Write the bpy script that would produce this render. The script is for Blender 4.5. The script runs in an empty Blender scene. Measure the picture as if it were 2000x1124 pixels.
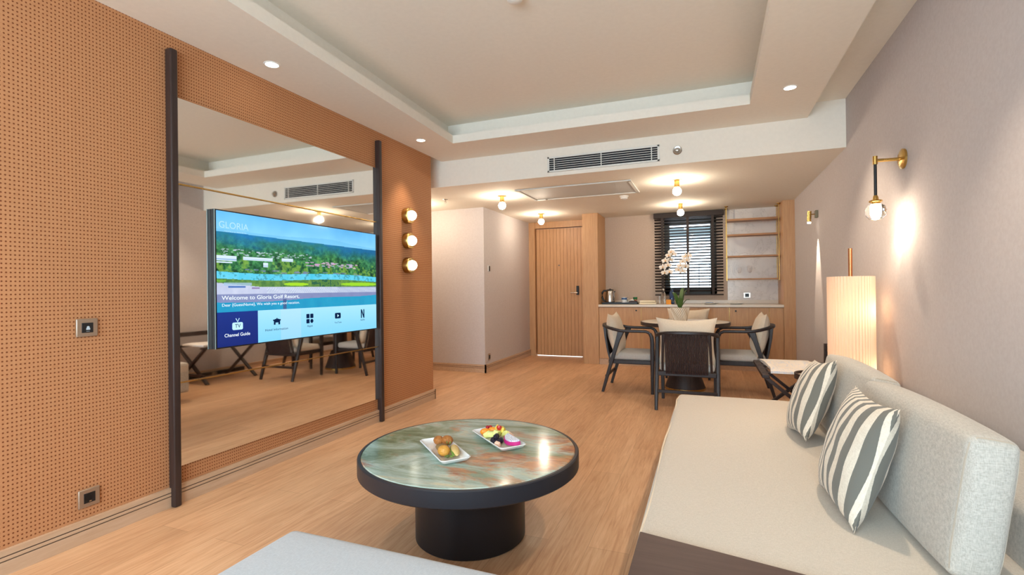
import bpy, bmesh, math, random
import numpy as np
from mathutils import Vector, Matrix, Euler
random.seed(7)
PI = math.pi
S = bpy.context.scene
C = bpy.context.collection

# ------------------------------------------------------------------ camera
cd = bpy.data.cameras.new('camera'); cam = bpy.data.objects.new('camera', cd); C.objects.link(cam)
FOC, YAW, PITCH, ROLL, EYE = 966.05, math.radians(21.691), math.radians(.129), math.radians(-.676), 1.2
cd.sensor_width = 36; cd.lens = FOC/2000*36; cd.clip_start = .02
fw = Vector((-math.sin(YAW)*math.cos(PITCH), math.cos(YAW)*math.cos(PITCH), math.sin(PITCH)))
rt = Vector((math.cos(YAW), math.sin(YAW), 0)); up = rt.cross(fw)
r2 = rt*math.cos(ROLL)+up*math.sin(ROLL); u2 = -rt*math.sin(ROLL)+up*math.cos(ROLL)
M = Matrix((r2, u2, -fw)).transposed().to_4x4(); M.translation = Vector((0, 0, EYE))
cam.matrix_world = M
S.camera = cam

# ------------------------------------------------------------------ view, world, daylight
S.view_settings.view_transform = 'Standard'; S.view_settings.look = 'None'
S.view_settings.exposure = 1.08; S.view_settings.gamma = 1.0; S.view_settings.use_curve_mapping = False
w = bpy.data.worlds.new('sky'); S.world = w; w.use_nodes = True
w.node_tree.nodes['Background'].inputs[0].default_value = (.72, .87, 1, 1)
w.node_tree.nodes['Background'].inputs[1].default_value = 4.0
S.cycles.max_bounces = 10; S.cycles.diffuse_bounces = 5; S.cycles.glossy_bounces = 5
S.cycles.transmission_bounces = 8; S.cycles.sample_clamp_indirect = 6; S.cycles.use_denoising = True
S.cycles.caustics_reflective = False; S.cycles.caustics_refractive = False

def lamp(name, kind, loc, power, col, size=.05, aim=None, parent=None, **kw):
    l = bpy.data.lights.new(name, kind); l.energy = power; l.color = col
    o = bpy.data.objects.new(name, l); C.objects.link(o); o.location = loc
    if kind == 'AREA': l.shape = 'RECTANGLE'; l.size = size[0]; l.size_y = size[1]
    else: l.shadow_soft_size = size
    for k, v in kw.items(): setattr(l, k, v)
    if aim is not None:
        o.rotation_euler = (Vector(aim)-Vector(loc)).to_track_quat('-Z', 'Y').to_euler()
    if parent is not None:
        o.parent = parent; o.location = Vector(loc)-world_loc(parent)
    return o
DAY = (.60, .86, 1.0); WARM = (1.0, .66, .36); WARM2 = (1.0, .80, .60)
# daylight through the glazed end of the room, behind the camera
lamp('daylight', 'AREA', (-.85, -2.05, 1.6), 54, DAY, (3.0, 1.75), aim=(-.95, 1.2, .5))

# ------------------------------------------------------------------ helpers
def world_loc(o):
    v = Vector((0, 0, 0))
    while o is not None: v = v+o.location; o = o.parent
    return v

class MB:
    """collects shapes in world coordinates and links them as one mesh object"""
    def __init__(s): s.v = []; s.f = []; s.sm = []
    def add(s, vs, fs, smooth=False):
        n = len(s.v); s.v += [tuple(v) for v in vs]; s.f += [tuple(i+n for i in f) for f in fs]; s.sm += [smooth]*len(fs); return s
    def box(s, x0, x1, y0, y1, z0, z1):
        x0, x1 = min(x0, x1), max(x0, x1); y0, y1 = min(y0, y1), max(y0, y1); z0, z1 = min(z0, z1), max(z0, z1)
        v = [(x, y, z) for z in (z0, z1) for y in (y0, y1) for x in (x0, x1)]
        return s.add(v, [(0, 2, 3, 1), (4, 5, 7, 6), (0, 1, 5, 4), (2, 6, 7, 3), (0, 4, 6, 2), (1, 3, 7, 5)])
    def prism(s, pts, z0, z1):
        n = len(pts); v = [(x, y, z0) for x, y in pts]+[(x, y, z1) for x, y in pts]
        return s.add(v, [tuple(range(n))[::-1], tuple(range(n, 2*n))]+[(i, (i+1) % n, n+(i+1) % n, n+i) for i in range(n)])
    def cyl(s, p0, p1, r0, r1=None, n=20, caps=True, smooth=True):
        r1 = r0 if r1 is None else r1
        p0 = Vector(p0); p1 = Vector(p1); d = (p1-p0).normalized()
        a = d.orthogonal().normalized(); b = d.cross(a); v = []
        for p, r in ((p0, r0), (p1, r1)):
            for i in range(n):
                t = 2*PI*i/n; v.append(p+(a*math.cos(t)+b*math.sin(t))*r)
        s.add(v, [(i, (i+1) % n, n+(i+1) % n, n+i) for i in range(n)], smooth)
        if caps: s.add(v, [tuple(range(n))[::-1], tuple(range(n, 2*n))])
        return s
    def lathe(s, c, prof, n=32, ax='z', smooth=True, caps=True):
        v = []
        for r, h in prof:
            for i in range(n):
                t = 2*PI*i/n; x, y = r*math.cos(t), r*math.sin(t)
                v.append((c[0]+x, c[1]+y, c[2]+h) if ax == 'z' else ((c[0]+h, c[1]+x, c[2]+y) if ax == 'x' else (c[0]+y, c[1]+h, c[2]+x)))
        f = []
        for k in range(len(prof)-1):
            for i in range(n):
                f.append((k*n+i, k*n+(i+1) % n, (k+1)*n+(i+1) % n, (k+1)*n+i))
        if caps and prof[0][0] > 1e-4: f.append(tuple(range(n))[::-1])
        if caps and prof[-1][0] > 1e-4: f.append(tuple(range((len(prof)-1)*n, len(prof)*n)))
        return s.add(v, f, smooth)
    def ball(s, c, r, sc=(1, 1, 1), n=16, m=10, rot=None, noise=0):
        v = [];
        for j in range(m+1):
            ph = PI*j/m
            for i in range(n):
                t = 2*PI*i/n; k = 1+noise*math.sin(3*t+5*ph)*math.sin(4*ph+t)
                p = Vector((math.sin(ph)*math.cos(t)*r*sc[0]*k, math.sin(ph)*math.sin(t)*r*sc[1]*k, math.cos(ph)*r*sc[2]))
                if rot: p = rot @ p
                v.append(Vector(c)+p)
        f = [(j*n+i, (j+1)*n+i, (j+1)*n+(i+1) % n, j*n+(i+1) % n) for j in range(m) for i in range(n)]
        return s.add(v, f, True)
    def tube(s, pts, w, h=None, n=10, shape='round', upv=(0, 0, 1), closed=False, smooth=True):
        """sweep; w/h numbers or lists of radii; shape 'rect' for a squared section"""
        P = [Vector(p) for p in pts]; k = len(P); upv = Vector(upv)
        W = w if isinstance(w, (list, tuple)) else [w]*k
        H = W if h is None else (h if isinstance(h, (list, tuple)) else [h]*k)
        if shape == 'rect':
            sec = [(1, .62), (.8, 1), (-.8, 1), (-1, .62), (-1, -.62), (-.8, -1), (.8, -1), (1, -.62)]
        else:
            sec = [(math.cos(2*PI*i/n), math.sin(2*PI*i/n)) for i in range(n)]
        n = len(sec); v = []
        for i, p in enumerate(P):
            if closed: d = (P[(i+1) % k]-P[i-1]).normalized()
            else: d = (P[min(i+1, k-1)]-P[max(i-1, 0)]).normalized()
            a = d.cross(upv)
            if a.length < 1e-3: a = d.orthogonal()
            a.normalize(); b = a.cross(d)
            for x, y in sec: v.append(p+a*(x*W[i])+b*(y*H[i]))
        f = []
        for i in range(k if closed else k-1):
            j = (i+1) % k
            for q in range(n): f.append((i*n+q, i*n+(q+1) % n, j*n+(q+1) % n, j*n+q))
        if not closed: f += [tuple(range(n))[::-1], tuple(range((k-1)*n, k*n))]
        return s.add(v, f, smooth)
    def slab(s, c, sx, sy, sz, r, n=6, bulge=0, rot=None, seg=10, corner=.12):
        """upholstered block: rounded box with slightly domed faces, centred at c"""
        hx, hy, hz = sx/2, sy/2, sz/2
        def ax(h):
            inner = max(h-r, 1e-4); a = [-h+r*(1-math.cos(PI/2*i/n)) for i in range(n)]
            mid = [-inner+2*inner*i/seg for i in range(seg+1)]
            return a+mid+[-q for q in a[::-1]]
        A, B, D = ax(hx), ax(hy), ax(hz)
        idx = {}; V = []; F = []
        def vid(i, j, k):
            key = (i, j, k)
            if key not in idx:
                p = Vector((A[i], B[j], D[k])); inn = Vector((max(-hx+r, min(hx-r, p.x)), max(-hy+r, min(hy-r, p.y)), max(-hz+r, min(hz-r, p.z))))
                d = p-inn
                if d.length > 1e-9: p = inn+d.normalized()*r
                if bulge:
                    u, v_, w_ = p.x/hx, p.y/hy, p.z/hz
                    g = lambda a, b: max(0, 1-a*a)**.6*max(0, 1-b*b)**.6
                    p = p+Vector((math.copysign(g(v_, w_), u)*abs(u)**3, math.copysign(g(u, w_), v_)*abs(v_)**3, math.copysign(g(u, v_), w_)*abs(w_)**3))*bulge
                if rot: p = rot @ p
                idx[key] = len(V); V.append(Vector(c)+p)
            return idx[key]
        na, nb, nd = len(A), len(B), len(D)
        for k in (0, nd-1):
            for i in range(na-1):
                for j in range(nb-1):
                    q = (vid(i, j, k), vid(i+1, j, k), vid(i+1, j+1, k), vid(i, j+1, k)); F.append(q if k else q[::-1])
        for j in (0, nb-1):
            for i in range(na-1):
                for k in range(nd-1):
                    q = (vid(i, j, k), vid(i+1, j, k), vid(i+1, j, k+1), vid(i, j, k+1)); F.append(q[::-1] if j else q)
        for i in (0, na-1):
            for j in range(nb-1):
                for k in range(nd-1):
                    q = (vid(i, j, k), vid(i, j+1, k), vid(i, j+1, k+1), vid(i, j, k+1)); F.append(q if i else q[::-1])
        return s.add(V, F, True)
    def pillow(s, sx, sy, t, n=22, pinch=.10, M=None, wr=.0):
        """scatter pillow lying in local xy, thickness t, corners pulled out"""
        V = []; F = []
        for side in (1, -1):
            o = len(V)
            for j in range(n+1):
                for i in range(n+1):
                    u = -1+2*i/n; v = -1+2*j/n
                    x = sx/2*u*(1-pinch*(1-v*v)*abs(u)**2.0); y = sy/2*v*(1-pinch*(1-u*u)*abs(v)**2.0)
                    z = side*t/2*(max(0, 1-abs(u)**2.3)*max(0, 1-abs(v)**2.3))**.5
                    z += side*wr*math.sin(9*u+3*v)*math.sin(7*v-2*u)*(1-u*u)*(1-v*v)
                    p = Vector((x, y, z)); V.append(M @ p if M else p)
            for j in range(n):
                for i in range(n):
                    q = (o+j*(n+1)+i, o+j*(n+1)+i+1, o+(j+1)*(n+1)+i+1, o+(j+1)*(n+1)+i); F.append(q if side > 0 else q[::-1])
        return s.add(V, F, True)
    def build(s, name, mat, parent=None, bevel=0, label=None, weld=False, seg=2, auto=True):
        me = bpy.data.meshes.new(name)
        V = np.array([tuple(v) for v in s.v], float)
        if parent is None:
            lo, hi = V.min(0), V.max(0); org = Vector(((lo[0]+hi[0])/2, (lo[1]+hi[1])/2, lo[2]))
        else: org = world_loc(parent)
        V = V-np.array(org)
        me.from_pydata(V.tolist(), [], s.f)
        me.polygons.foreach_set('use_smooth', s.sm)
        bm = bmesh.new(); bm.from_mesh(me)
        bmesh.ops.remove_doubles(bm, verts=bm.verts, dist=1e-5)
        bmesh.ops.recalc_face_normals(bm, faces=bm.faces)
        bm.to_mesh(me); bm.free()
        if auto: me.set_sharp_from_angle(angle=math.radians(38))
        me.materials.append(mat)
        o = bpy.data.objects.new(name, me); C.objects.link(o)
        if parent is None: o.location = org
        else: o.parent = parent
        if bevel:
            b = o.modifiers.new('bevel', 'BEVEL'); b.width = bevel; b.segments = seg; b.limit_method = 'ANGLE'; b.angle_limit = math.radians(40)
        if label: o['label'] = label
        return o

def tag(o, label, cat, group=None, kind=None):
    o['label'] = label; o['category'] = cat
    if group: o['group'] = group
    if kind: o['kind'] = kind
    return o
def thing(name, loc, label, cat, group=None, rz=0):
    o = bpy.data.objects.new(name, None); C.objects.link(o); o.location = loc; o.rotation_euler = (0, 0, rz)
    o.empty_display_size = .1
    return tag(o, label, cat, group)
def struct(name, mb, mat, label=None, cat='room', bevel=0):
    o = mb.build(name, mat, bevel=bevel); o['kind'] = 'structure'
    if label: o['label'] = label; o['category'] = cat
    return o
def copy_tree(o, parent=None):
    c = o.copy(); C.objects.link(c); c.parent = parent
    for ch in [x for x in bpy.data.objects if x.parent == o]: copy_tree(ch, c)
    return c

# ------------------------------------------------------------------ materials
def srgb(r, g, b):
    f = lambda c: (c/255/12.92) if c/255 <= .04045 else ((c/255+.055)/1.055)**2.4
    return (f(r), f(g), f(b), 1)
def mat(name, col, rough=.5, metal=0, spec=.5, coat=0, emit=None, es=0, bump=None, sheen=0, trans=0, ior=1.45, alpha=1):
    m = bpy.data.materials.new(name); m.use_nodes = True; N = m.node_tree.nodes; L = m.node_tree.links
    b = N['Principled BSDF']; b.inputs['Base Color'].default_value = col; b.inputs['Roughness'].default_value = rough
    b.inputs['Metallic'].default_value = metal; b.inputs['Specular IOR Level'].default_value = spec
    b.inputs['Coat Weight'].default_value = coat; b.inputs['Coat Roughness'].default_value = .04
    b.inputs['Sheen Weight'].default_value = sheen; b.inputs['Transmission Weight'].default_value = trans; b.inputs['IOR'].default_value = ior
    b.inputs['Alpha'].default_value = alpha
    if emit: b.inputs['Emission Color'].default_value = emit; b.inputs['Emission Strength'].default_value = es
    # every surface gets at least a little procedural variation
    tc = N.new('ShaderNodeTexCoord'); nz = N.new('ShaderNodeTexNoise'); nz.inputs['Scale'].default_value = bump[0] if bump else 9
    L.new(tc.outputs['Object'], nz.inputs['Vector'])
    if bump:
        bp = N.new('ShaderNodeBump'); bp.inputs['Strength'].default_value = bump[1]; bp.inputs['Distance'].default_value = .01
        L.new(nz.outputs['Fac'], bp.inputs['Height']); L.new(bp.outputs['Normal'], b.inputs['Normal'])
    else:
        mr = N.new('ShaderNodeMapRange'); mr.inputs['To Min'].default_value = max(0, rough-.04); mr.inputs['To Max'].default_value = min(1, rough+.04)
        L.new(nz.outputs['Fac'], mr.inputs['Value']); L.new(mr.outputs['Result'], b.inputs['Roughness'])
    m['n'] = name
    return m
def nodes(m): return m.node_tree.nodes, m.node_tree.links, m.node_tree.nodes['Principled BSDF']
def mathn(N, L, op, a, b=None):
    n = N.new('ShaderNodeMath'); n.operation = op
    for i, v in enumerate((a, b)):
        if v is None: continue
        if isinstance(v, (int, float)): n.inputs[i].default_value = v
        else: L.new(v, n.inputs[i])
    return n.outputs[0]
def ramp(N, L, fac, stops):
    r = N.new('ShaderNodeValToRGB'); e = r.color_ramp.elements
    while len(e) < len(stops): e.new(.5)
    for i, (p, c) in enumerate(stops): e[i].position = p; e[i].color = c
    L.new(fac, r.inputs['Fac']); return r.outputs['Color']
def mapping(N, L, scale=(1, 1, 1), rot=(0, 0, 0), coord='Object', loc=(0, 0, 0)):
    tc = N.new('ShaderNodeTexCoord'); mp = N.new('ShaderNodeMapping')
    mp.inputs['Scale'].default_value = scale; mp.inputs['Rotation'].default_value = rot; mp.inputs['Location'].default_value = loc
    L.new(tc.outputs[coord], mp.inputs['Vector']); return mp.outputs['Vector']
def noise(N, L, vec, scale, detail=4, rough=.55, dist=0):
    n = N.new('ShaderNodeTexNoise'); n.inputs['Scale'].default_value = scale; n.inputs['Detail'].default_value = detail
    n.inputs['Roughness'].default_value = rough; n.inputs['Distortion'].default_value = dist; L.new(vec, n.inputs['Vector']); return n.outputs['Fac']
def mixc(N, L, fac, a, b, mode='MIX'):
    n = N.new('ShaderNodeMix'); n.data_type = 'RGBA'; n.blend_type = mode
    if isinstance(fac, (int, float)): n.inputs[0].default_value = fac
    else: L.new(fac, n.inputs[0])
    for i, v in ((6, a), (7, b)):
        if isinstance(v, tuple): n.inputs[i].default_value = v
        else: L.new(v, n.inputs[i])
    return n.outputs[2]

def wood(name, c1, c2, rough=.45, scale=(18, 18, 1.2), s=3.0, bump=.1):
    m = mat(name, c1, rough); N, L, b = nodes(m)
    v = mapping(N, L, scale); f = noise(N, L, v, s, 6, .6, .6)
    L.new(ramp(N, L, f, [(.3, c2), (.7, c1)]), b.inputs['Base Color'])
    bp = N.new('ShaderNodeBump'); bp.inputs['Strength'].default_value = bump; bp.inputs['Distance'].default_value = .003
    L.new(f, bp.inputs['Height']); L.new(bp.outputs['Normal'], b.inputs['Normal'])
    return m
def fabric(name, c1, c2, s=420, rough=.95, axes=(1, 1, 1)):
    m = mat(name, c1, rough, spec=.15, sheen=.15); N, L, b = nodes(m)
    va = mapping(N, L, (axes[0]*s, axes[1]*s*.18, axes[2]*s*.18)); vb = mapping(N, L, (axes[0]*s*.18, axes[1]*s, axes[2]*s*.6))
    f = mathn(N, L, 'ADD', noise(N, L, va, 1, 2), noise(N, L, vb, 1, 2)); f = mathn(N, L, 'MULTIPLY', f, .5)
    L.new(ramp(N, L, f, [(.34, c2), (.66, c1)]), b.inputs['Base Color'])
    bp = N.new('ShaderNodeBump'); bp.inputs['Strength'].default_value = .25; bp.inputs['Distance'].default_value = .002
    L.new(f, bp.inputs['Height']); L.new(bp.outputs['Normal'], b.inputs['Normal'])
    return m
def emission(name, col, st):
    m = bpy.data.materials.new(name); m.use_nodes = True; N = m.node_tree.nodes; L = m.node_tree.links
    N.remove(N['Principled BSDF']); e = N.new('ShaderNodeEmission'); e.inputs[0].default_value = col; e.inputs[1].default_value = st
    L.new(e.outputs[0], N['Material Output'].inputs[0]); return m
def plaster(name, col, col2, s=30):
    m = mat(name, col, .85, spec=.2); N, L, b = nodes(m)
    v = mapping(N, L); f = noise(N, L, v, s, 5)
    L.new(ramp(N, L, f, [(.35, col2), (.65, col)]), b.inputs['Base Color'])
    bp = N.new('ShaderNodeBump'); bp.inputs['Strength'].default_value = .06; bp.inputs['Distance'].default_value = .003
    L.new(noise(N, L, v, 220, 2), bp.inputs['Height']); L.new(bp.outputs['Normal'], b.inputs['Normal'])
    return m

m_ceil = plaster('ceiling paint', srgb(234, 228, 216), srgb(231, 225, 213))
m_wallR = plaster('pink beige wallpaper', srgb(196, 189, 187), srgb(190, 182, 180), 60)
m_wallp = m_wallR
# orange wallcovering with a grid of small brown dots
m_dots = mat('dotted wallcovering', srgb(206, 154, 110), .75, spec=.2); N, L, b = nodes(m_dots)
tc = N.new('ShaderNodeTexCoord'); sp = N.new('ShaderNodeSeparateXYZ'); geo = N.new('ShaderNodeNewGeometry'); L.new(geo.outputs['Position'], sp.inputs[0])
fy = mathn(N, L, 'SUBTRACT', mathn(N, L, 'FRACT', mathn(N, L, 'MULTIPLY', sp.outputs['Y'], 1/.0152)), .5)
fz = mathn(N, L, 'SUBTRACT', mathn(N, L, 'FRACT', mathn(N, L, 'MULTIPLY', sp.outputs['Z'], 1/.0192)), .5)
dy = mathn(N, L, 'MULTIPLY', fy, .0152); dz = mathn(N, L, 'MULTIPLY', fz, .0192)
dd = mathn(N, L, 'SQRT', mathn(N, L, 'ADD', mathn(N, L, 'MULTIPLY', dy, dy), mathn(N, L, 'MULTIPLY', dz, dz)))
df = mathn(N, L, 'LESS_THAN', dd, .0036)
vv = mapping(N, L, (1, 1, 1)); nf = noise(N, L, vv, 70, 3)
base = ramp(N, L, nf, [(.3, srgb(180, 126, 86)), (.7, srgb(190, 137, 96))])
L.new(mixc(N, L, df, base, srgb(116, 64, 36)), b.inputs['Base Color'])

# oak plank floor, boards along the room
m_floor = mat('oak plank floor', srgb(200, 150, 110), .38, spec=.35); N, L, b = nodes(m_floor)
v = mapping(N, L, (1, 1, 1), (0, 0, PI/2), 'Object')
br = N.new('ShaderNodeTexBrick'); br.offset = .37; br.inputs['Scale'].default_value = 1; br.inputs['Brick Width'].default_value = 1.5; br.inputs['Row Height'].default_value = .19
br.inputs['Mortar Size'].default_value = .0011; br.inputs['Mortar Smooth'].default_value = .2; br.inputs['Color1'].default_value = (0, 0, 0, 1); br.inputs['Color2'].default_value = (1, 1, 1, 1); br.inputs['Mortar'].default_value = (.5, .5, .5, 1)
L.new(v, br.inputs['Vector'])
vg = mapping(N, L, (22, 1.3, 1)); grain = noise(N, L, vg, 2.2, 8, .62, 1.2)
vg2 = mapping(N, L, (5, .8, 1)); big = noise(N, L, vg2, 1.5, 3, .5, .8)
vg3 = mapping(N, L, (160, 6, 1)); fine = noise(N, L, vg3, 1, 3)
g = mathn(N, L, 'ADD', mathn(N, L, 'MULTIPLY', grain, .55), mathn(N, L, 'ADD', mathn(N, L, 'MULTIPLY', big, .3), mathn(N, L, 'MULTIPLY', fine, .15)))
col = ramp(N, L, g, [(.34, srgb(182, 134, 98)), (.5, srgb(206, 162, 124)), (.66, srgb(222, 182, 144))])
tint = mixc(N, L, br.outputs['Color'], (.90, .89, .88, 1), (1.04, 1.04, 1.04, 1))
col = mixc(N, L, 1, col, tint, 'MULTIPLY')
col = mixc(N, L, mathn(N, L, 'MULTIPLY', br.outputs['Fac'], .45), col, srgb(110, 75, 50))
L.new(col, b.inputs['Base Color'])
bp = N.new('ShaderNodeBump'); bp.inputs['Strength'].default_value = .12; bp.inputs['Distance'].default_value = .002
L.new(g, bp.inputs['Height']); L.new(bp.outputs['Normal'], b.inputs['Normal'])

m_oak = wood('light oak veneer', srgb(200, 156, 112), srgb(182, 136, 94))
m_shelf = wood('brown shelf board', srgb(176, 128, 84), srgb(150, 104, 64), scale=(1.2, 18, 18))
m_oakd = wood('oak door', srgb(204, 156, 110), srgb(182, 134, 90))
m_base = wood('oak skirting', srgb(200, 170, 142), srgb(184, 152, 122), scale=(14, 1.2, 14))
m_groove = mat('groove', srgb(70, 46, 32), .8)
m_dark = wood('dark walnut', srgb(62, 46, 42), srgb(44, 33, 31), .42)
m_darkh = wood('dark walnut deck', srgb(88, 68, 62), srgb(74, 56, 51), .5, (1.2, 14, 14))
m_darkleg = wood('dark stained ash', srgb(50, 38, 36), srgb(34, 27, 27), .4)
m_cord = mat('brown cord', srgb(50, 31, 28), .7, bump=(60, .3))
m_black = mat('black metal', srgb(30, 30, 34), .38, spec=.4)
m_blackrim = mat('black lacquer', srgb(42, 41, 46), .42, spec=.4)
m_brass = mat('brushed brass', srgb(206, 168, 96), .28, metal=1)
m_brassd = mat('aged brass', srgb(170, 134, 76), .32, metal=1)
m_copper = mat('copper tube', srgb(184, 120, 78), .3, metal=1)
m_steel = mat('brushed steel', srgb(190, 186, 180), .22, metal=1)
m_plate = mat('champagne metal', srgb(172, 154, 136), .38, metal=.75)
m_blk = mat('black plastic', srgb(22, 24, 28), .35)
m_white = mat('white paint', srgb(228, 226, 220), .5)
m_grille = mat('white metal', srgb(222, 222, 216), .5)
m_darkgap = mat('dark cavity', srgb(30, 33, 40), .8)
m_mirror = mat('mirror glass', (.9, .88, .84, 1), .012, metal=1)
m_sofa = fabric('cream linen', srgb(206, 196, 182), srgb(186, 176, 161), 560)
m_sofa2 = fabric('cream linen weave', srgb(196, 190, 179), srgb(164, 158, 148), 480)
m_ott = fabric('pale grey boucle', srgb(196, 198, 200), srgb(178, 180, 183), 500)
m_cush = fabric('ivory cotton', srgb(224, 208, 186), srgb(210, 194, 172), 380)
m_seat = fabric('light grey fabric', srgb(196, 190, 182), srgb(180, 174, 166), 380)
m_pipe = mat('cream piping', srgb(222, 208, 186), .9)
m_pipe2 = mat('beige piping', srgb(176, 164, 148), .9)
m_marbleW = mat('white stone', srgb(218, 206, 190), .25, bump=None)
m_ceramic = mat('white ceramic', srgb(236, 236, 234), .12, coat=.5)
m_glass = mat('clear glass', (1, 1, 1, 1), .02, trans=1, ior=1.45)
m_thin = mat('thin glass', (1, 1, 1, 1), .03, trans=1, ior=1.1, alpha=.45)
m_blind = wood('dark brown slat', srgb(50, 38, 34), srgb(36, 28, 25), .7, (1.5, 14, 14))
m_winf = mat('dark window frame', srgb(52, 56, 54), .5)

# striped cushion cloth (stripes along local y)
def stripes(name, widths):
    m = fabric(name, srgb(226, 216, 198), srgb(208, 196, 178), 300); N, L, b = nodes(m)
    tc = N.new('ShaderNodeTexCoord'); sp = N.new('ShaderNodeSeparateXYZ'); L.new(tc.outputs['Object'], sp.inputs[0])
    nz = noise(N, L, tc.outputs['Object'], 60, 2)
    x = mathn(N, L, 'ADD', sp.outputs['X'], mathn(N, L, 'MULTIPLY', mathn(N, L, 'SUBTRACT', nz, .5), .0012))
    r = N.new('ShaderNodeValToRGB'); r.color_ramp.interpolation = 'CONSTANT'; e = r.color_ramp.elements
    pos = [0]; tot = sum(widths)
    for q in widths[:-1]: pos.append(pos[-1]+q/tot)
    while len(e) < len(pos): e.new(.5)
    for i, p in enumerate(pos): e[i].position = p; e[i].color = (0, 0, 0, 1) if i % 2 == 0 else (1, 1, 1, 1)
    fac = mathn(N, L, 'SUBTRACT', .5, mathn(N, L, 'MULTIPLY', x, 1/.42)); L.new(fac, r.inputs['Fac'])
    old = b.inputs['Base Color'].links[0].from_socket
    L.new(mixc(N, L, r.outputs['Color'], old, srgb(112, 110, 102)), b.inputs['Base Color'])
    return m
m_stripe = stripes('striped linen', [4, 8, 10, 24, 34, 38, 34, 32, 30, 22, 26, 16, 20, 12, 18, 10, 16, 8, 14, 8, 12])

# onyx table top
m_onyx = mat('green onyx', srgb(140, 152, 134), .13, spec=.16, coat=.0); N, L, b = nodes(m_onyx)
v1 = mapping(N, L, (1.5, 4.2, 1), (0, 0, math.radians(18))); v2 = mapping(N, L, (1.1, 2.6, 1), (0, 0, math.radians(14)), loc=(3.2, 1.35, 0))
a = noise(N, L, v1, 1.4, 8, .62, .9)
c1 = ramp(N, L, a, [(.28, srgb(88, 102, 78)), (.40, srgb(122, 136, 108)), (.50, srgb(152, 168, 148)), (.60, srgb(182, 200, 190)), (.72, srgb(206, 200, 168))])
r1 = noise(N, L, v2, 1.7, 9, .68, .5)
rf = ramp(N, L, r1, [(.50, (0, 0, 0, 1)), (.60, (1, 1, 1, 1))])
rc = ramp(N, L, noise(N, L, v1, 5, 5, .6, 1), [(.35, srgb(150, 74, 48)), (.6, srgb(206, 140, 90))])
c2 = mixc(N, L, mathn(N, L, 'MULTIPLY', rf, .85), c1, rc)
vf = ramp(N, L, noise(N, L, v1, 9, 6, .7, 1.5), [(.3, (.80, .80, .80, 1)), (.7, (1.08, 1.08, 1.08, 1))])
L.new(mixc(N, L, 1, c2, vf, 'MULTIPLY'), b.inputs['Base Color'])
# marble splashback
m_marble = mat('pale grey marble', srgb(214, 206, 200), .2); N, L, b = nodes(m_marble)
v = mapping(N, L, (1, 1, 1), (.3, .7, .2)); f = noise(N, L, v, 2.2, 8, .65, 2)
L.new(ramp(N, L, f, [(.40, srgb(216, 209, 204)), (.49, srgb(214, 207, 201)), (.5, srgb(184, 177, 172)), (.51, srgb(216, 209, 203)), (.7, srgb(222, 216, 210))]), b.inputs['Base Color'])

# ------------------------------------------------------------------ the room
XL, XR, ZL, ZS, ZC = -2.82, 1.10, 2.37, 2.66, 2.90
struct('floor', MB().box(-4.6, 1.25, -2.2, 8.6, -.1, 0), m_floor, 'warm oak plank floor running through the whole suite', 'floor')
struct('wall_left', MB().box(-3.05, XL, -2.1, 4.72, 0, 3.0), m_dots, 'orange wall covered with a grid of tiny brown dots', 'wall')
struct('wall_right', MB().box(XR, XR+.15, -2.1, 8.5, 0, 3.0), m_wallR, 'long pinkish beige wall behind the sofa', 'wall')
struct('wall_hall', MB().box(-4.5, -2.98, 6.42, 8.5, 0, ZL), m_wallp, 'beige wall block with an outer corner beside the entrance door', 'wall')
struct('wall_passage', MB().box(-4.6, -4.5, 4.6, 8.5, 0, 3.0).box(-4.5, -3.05, 4.6, 4.72, 0, 3.0), m_wallp)
# wall behind the camera with the glazed opening
b_ = MB().box(-3.05, -2.35, -2.1, -1.98, 0, 3).box(.65, XR, -2.1, -1.98, 0, 3).box(-2.35, .65, -2.1, -1.98, 2.5, 3).box(-2.35, .65, -2.1, -1.98, 0, .12)
struct('wall_rear', b_, m_wallp)
wb = MB()
for x in (-2.33, -1.35, -.35, .63): wb.box(x-.03, x+.03, -2.04, -2.0, .12, 2.5)
wb.box(-2.35, .65, -2.04, -2.0, .12, .18).box(-2.35, .65, -2.04, -2.0, 2.44, 2.5)
struct('window_2', wb, m_winf)
# back wall of the kitchenette with its window opening
YB = 8.28
m_wallshade = plaster('shaded beige wall', srgb(196, 176, 158), srgb(191, 170, 152), 50)  # wall colour darkened and warmed to carry the nook's shade
bw = MB().box(-1.604, -.66, YB, YB+.2, 0, ZL).box(.12, .955, YB, YB+.2, 0, ZL).box(-.66, .12, YB, YB+.2, 0, 1.08).box(-.66, .12, YB, YB+.2, 2.3, ZL)
struct('wall_back', bw, m_wallshade, 'beige back wall of the kitchenette around the small window', 'wall')
struct('wall_entry', MB().box(-2.98, -1.604, 8.46, 8.6, 0, ZL).box(-1.85, -1.6, 8.4, 8.6, 0, ZL), m_wallp)
# ceilings
struct('ceiling', MB().box(-3.05, XR, -2.1, 5.1, ZC, ZC+.1), m_ceil, 'plain recessed ceiling panel inside the stepped frame', 'ceiling')
out = [(XL, -2.0), (.815, -2.0), (.815, 4.96), (XL, 4.96)]
inn = [(-2.06, -1.2), (.285, -1.2), (.325, 4.40), (-2.36, 4.38)]
def ring(o, i, z0, z1):
    m = MB(); V = [(x, y, z) for z in (z0, z1) for (x, y) in o+i]; F = []
    for k in range(4):
        j = (k+1) % 4
        F += [(k, j, 4+j, 4+k), (8+k, 12+k, 12+j, 8+j), (k, 8+k, 8+j, j), (4+k, 4+j, 12+j, 12+k)]
    return m.add(V, F)
struct('ceiling_soffit', ring(out, inn, ZS, ZS+.08), m_ceil, 'lowered ceiling frame with recessed spotlights around the tray ceiling', 'ceiling')
inn2 = [(-2.18, -1.35), (.42, -1.35), (.46, 4.56), (-2.50, 4.54)]
struct('ceiling_cove', ring(out, inn2, ZS+.08, ZC), m_ceil)
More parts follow.
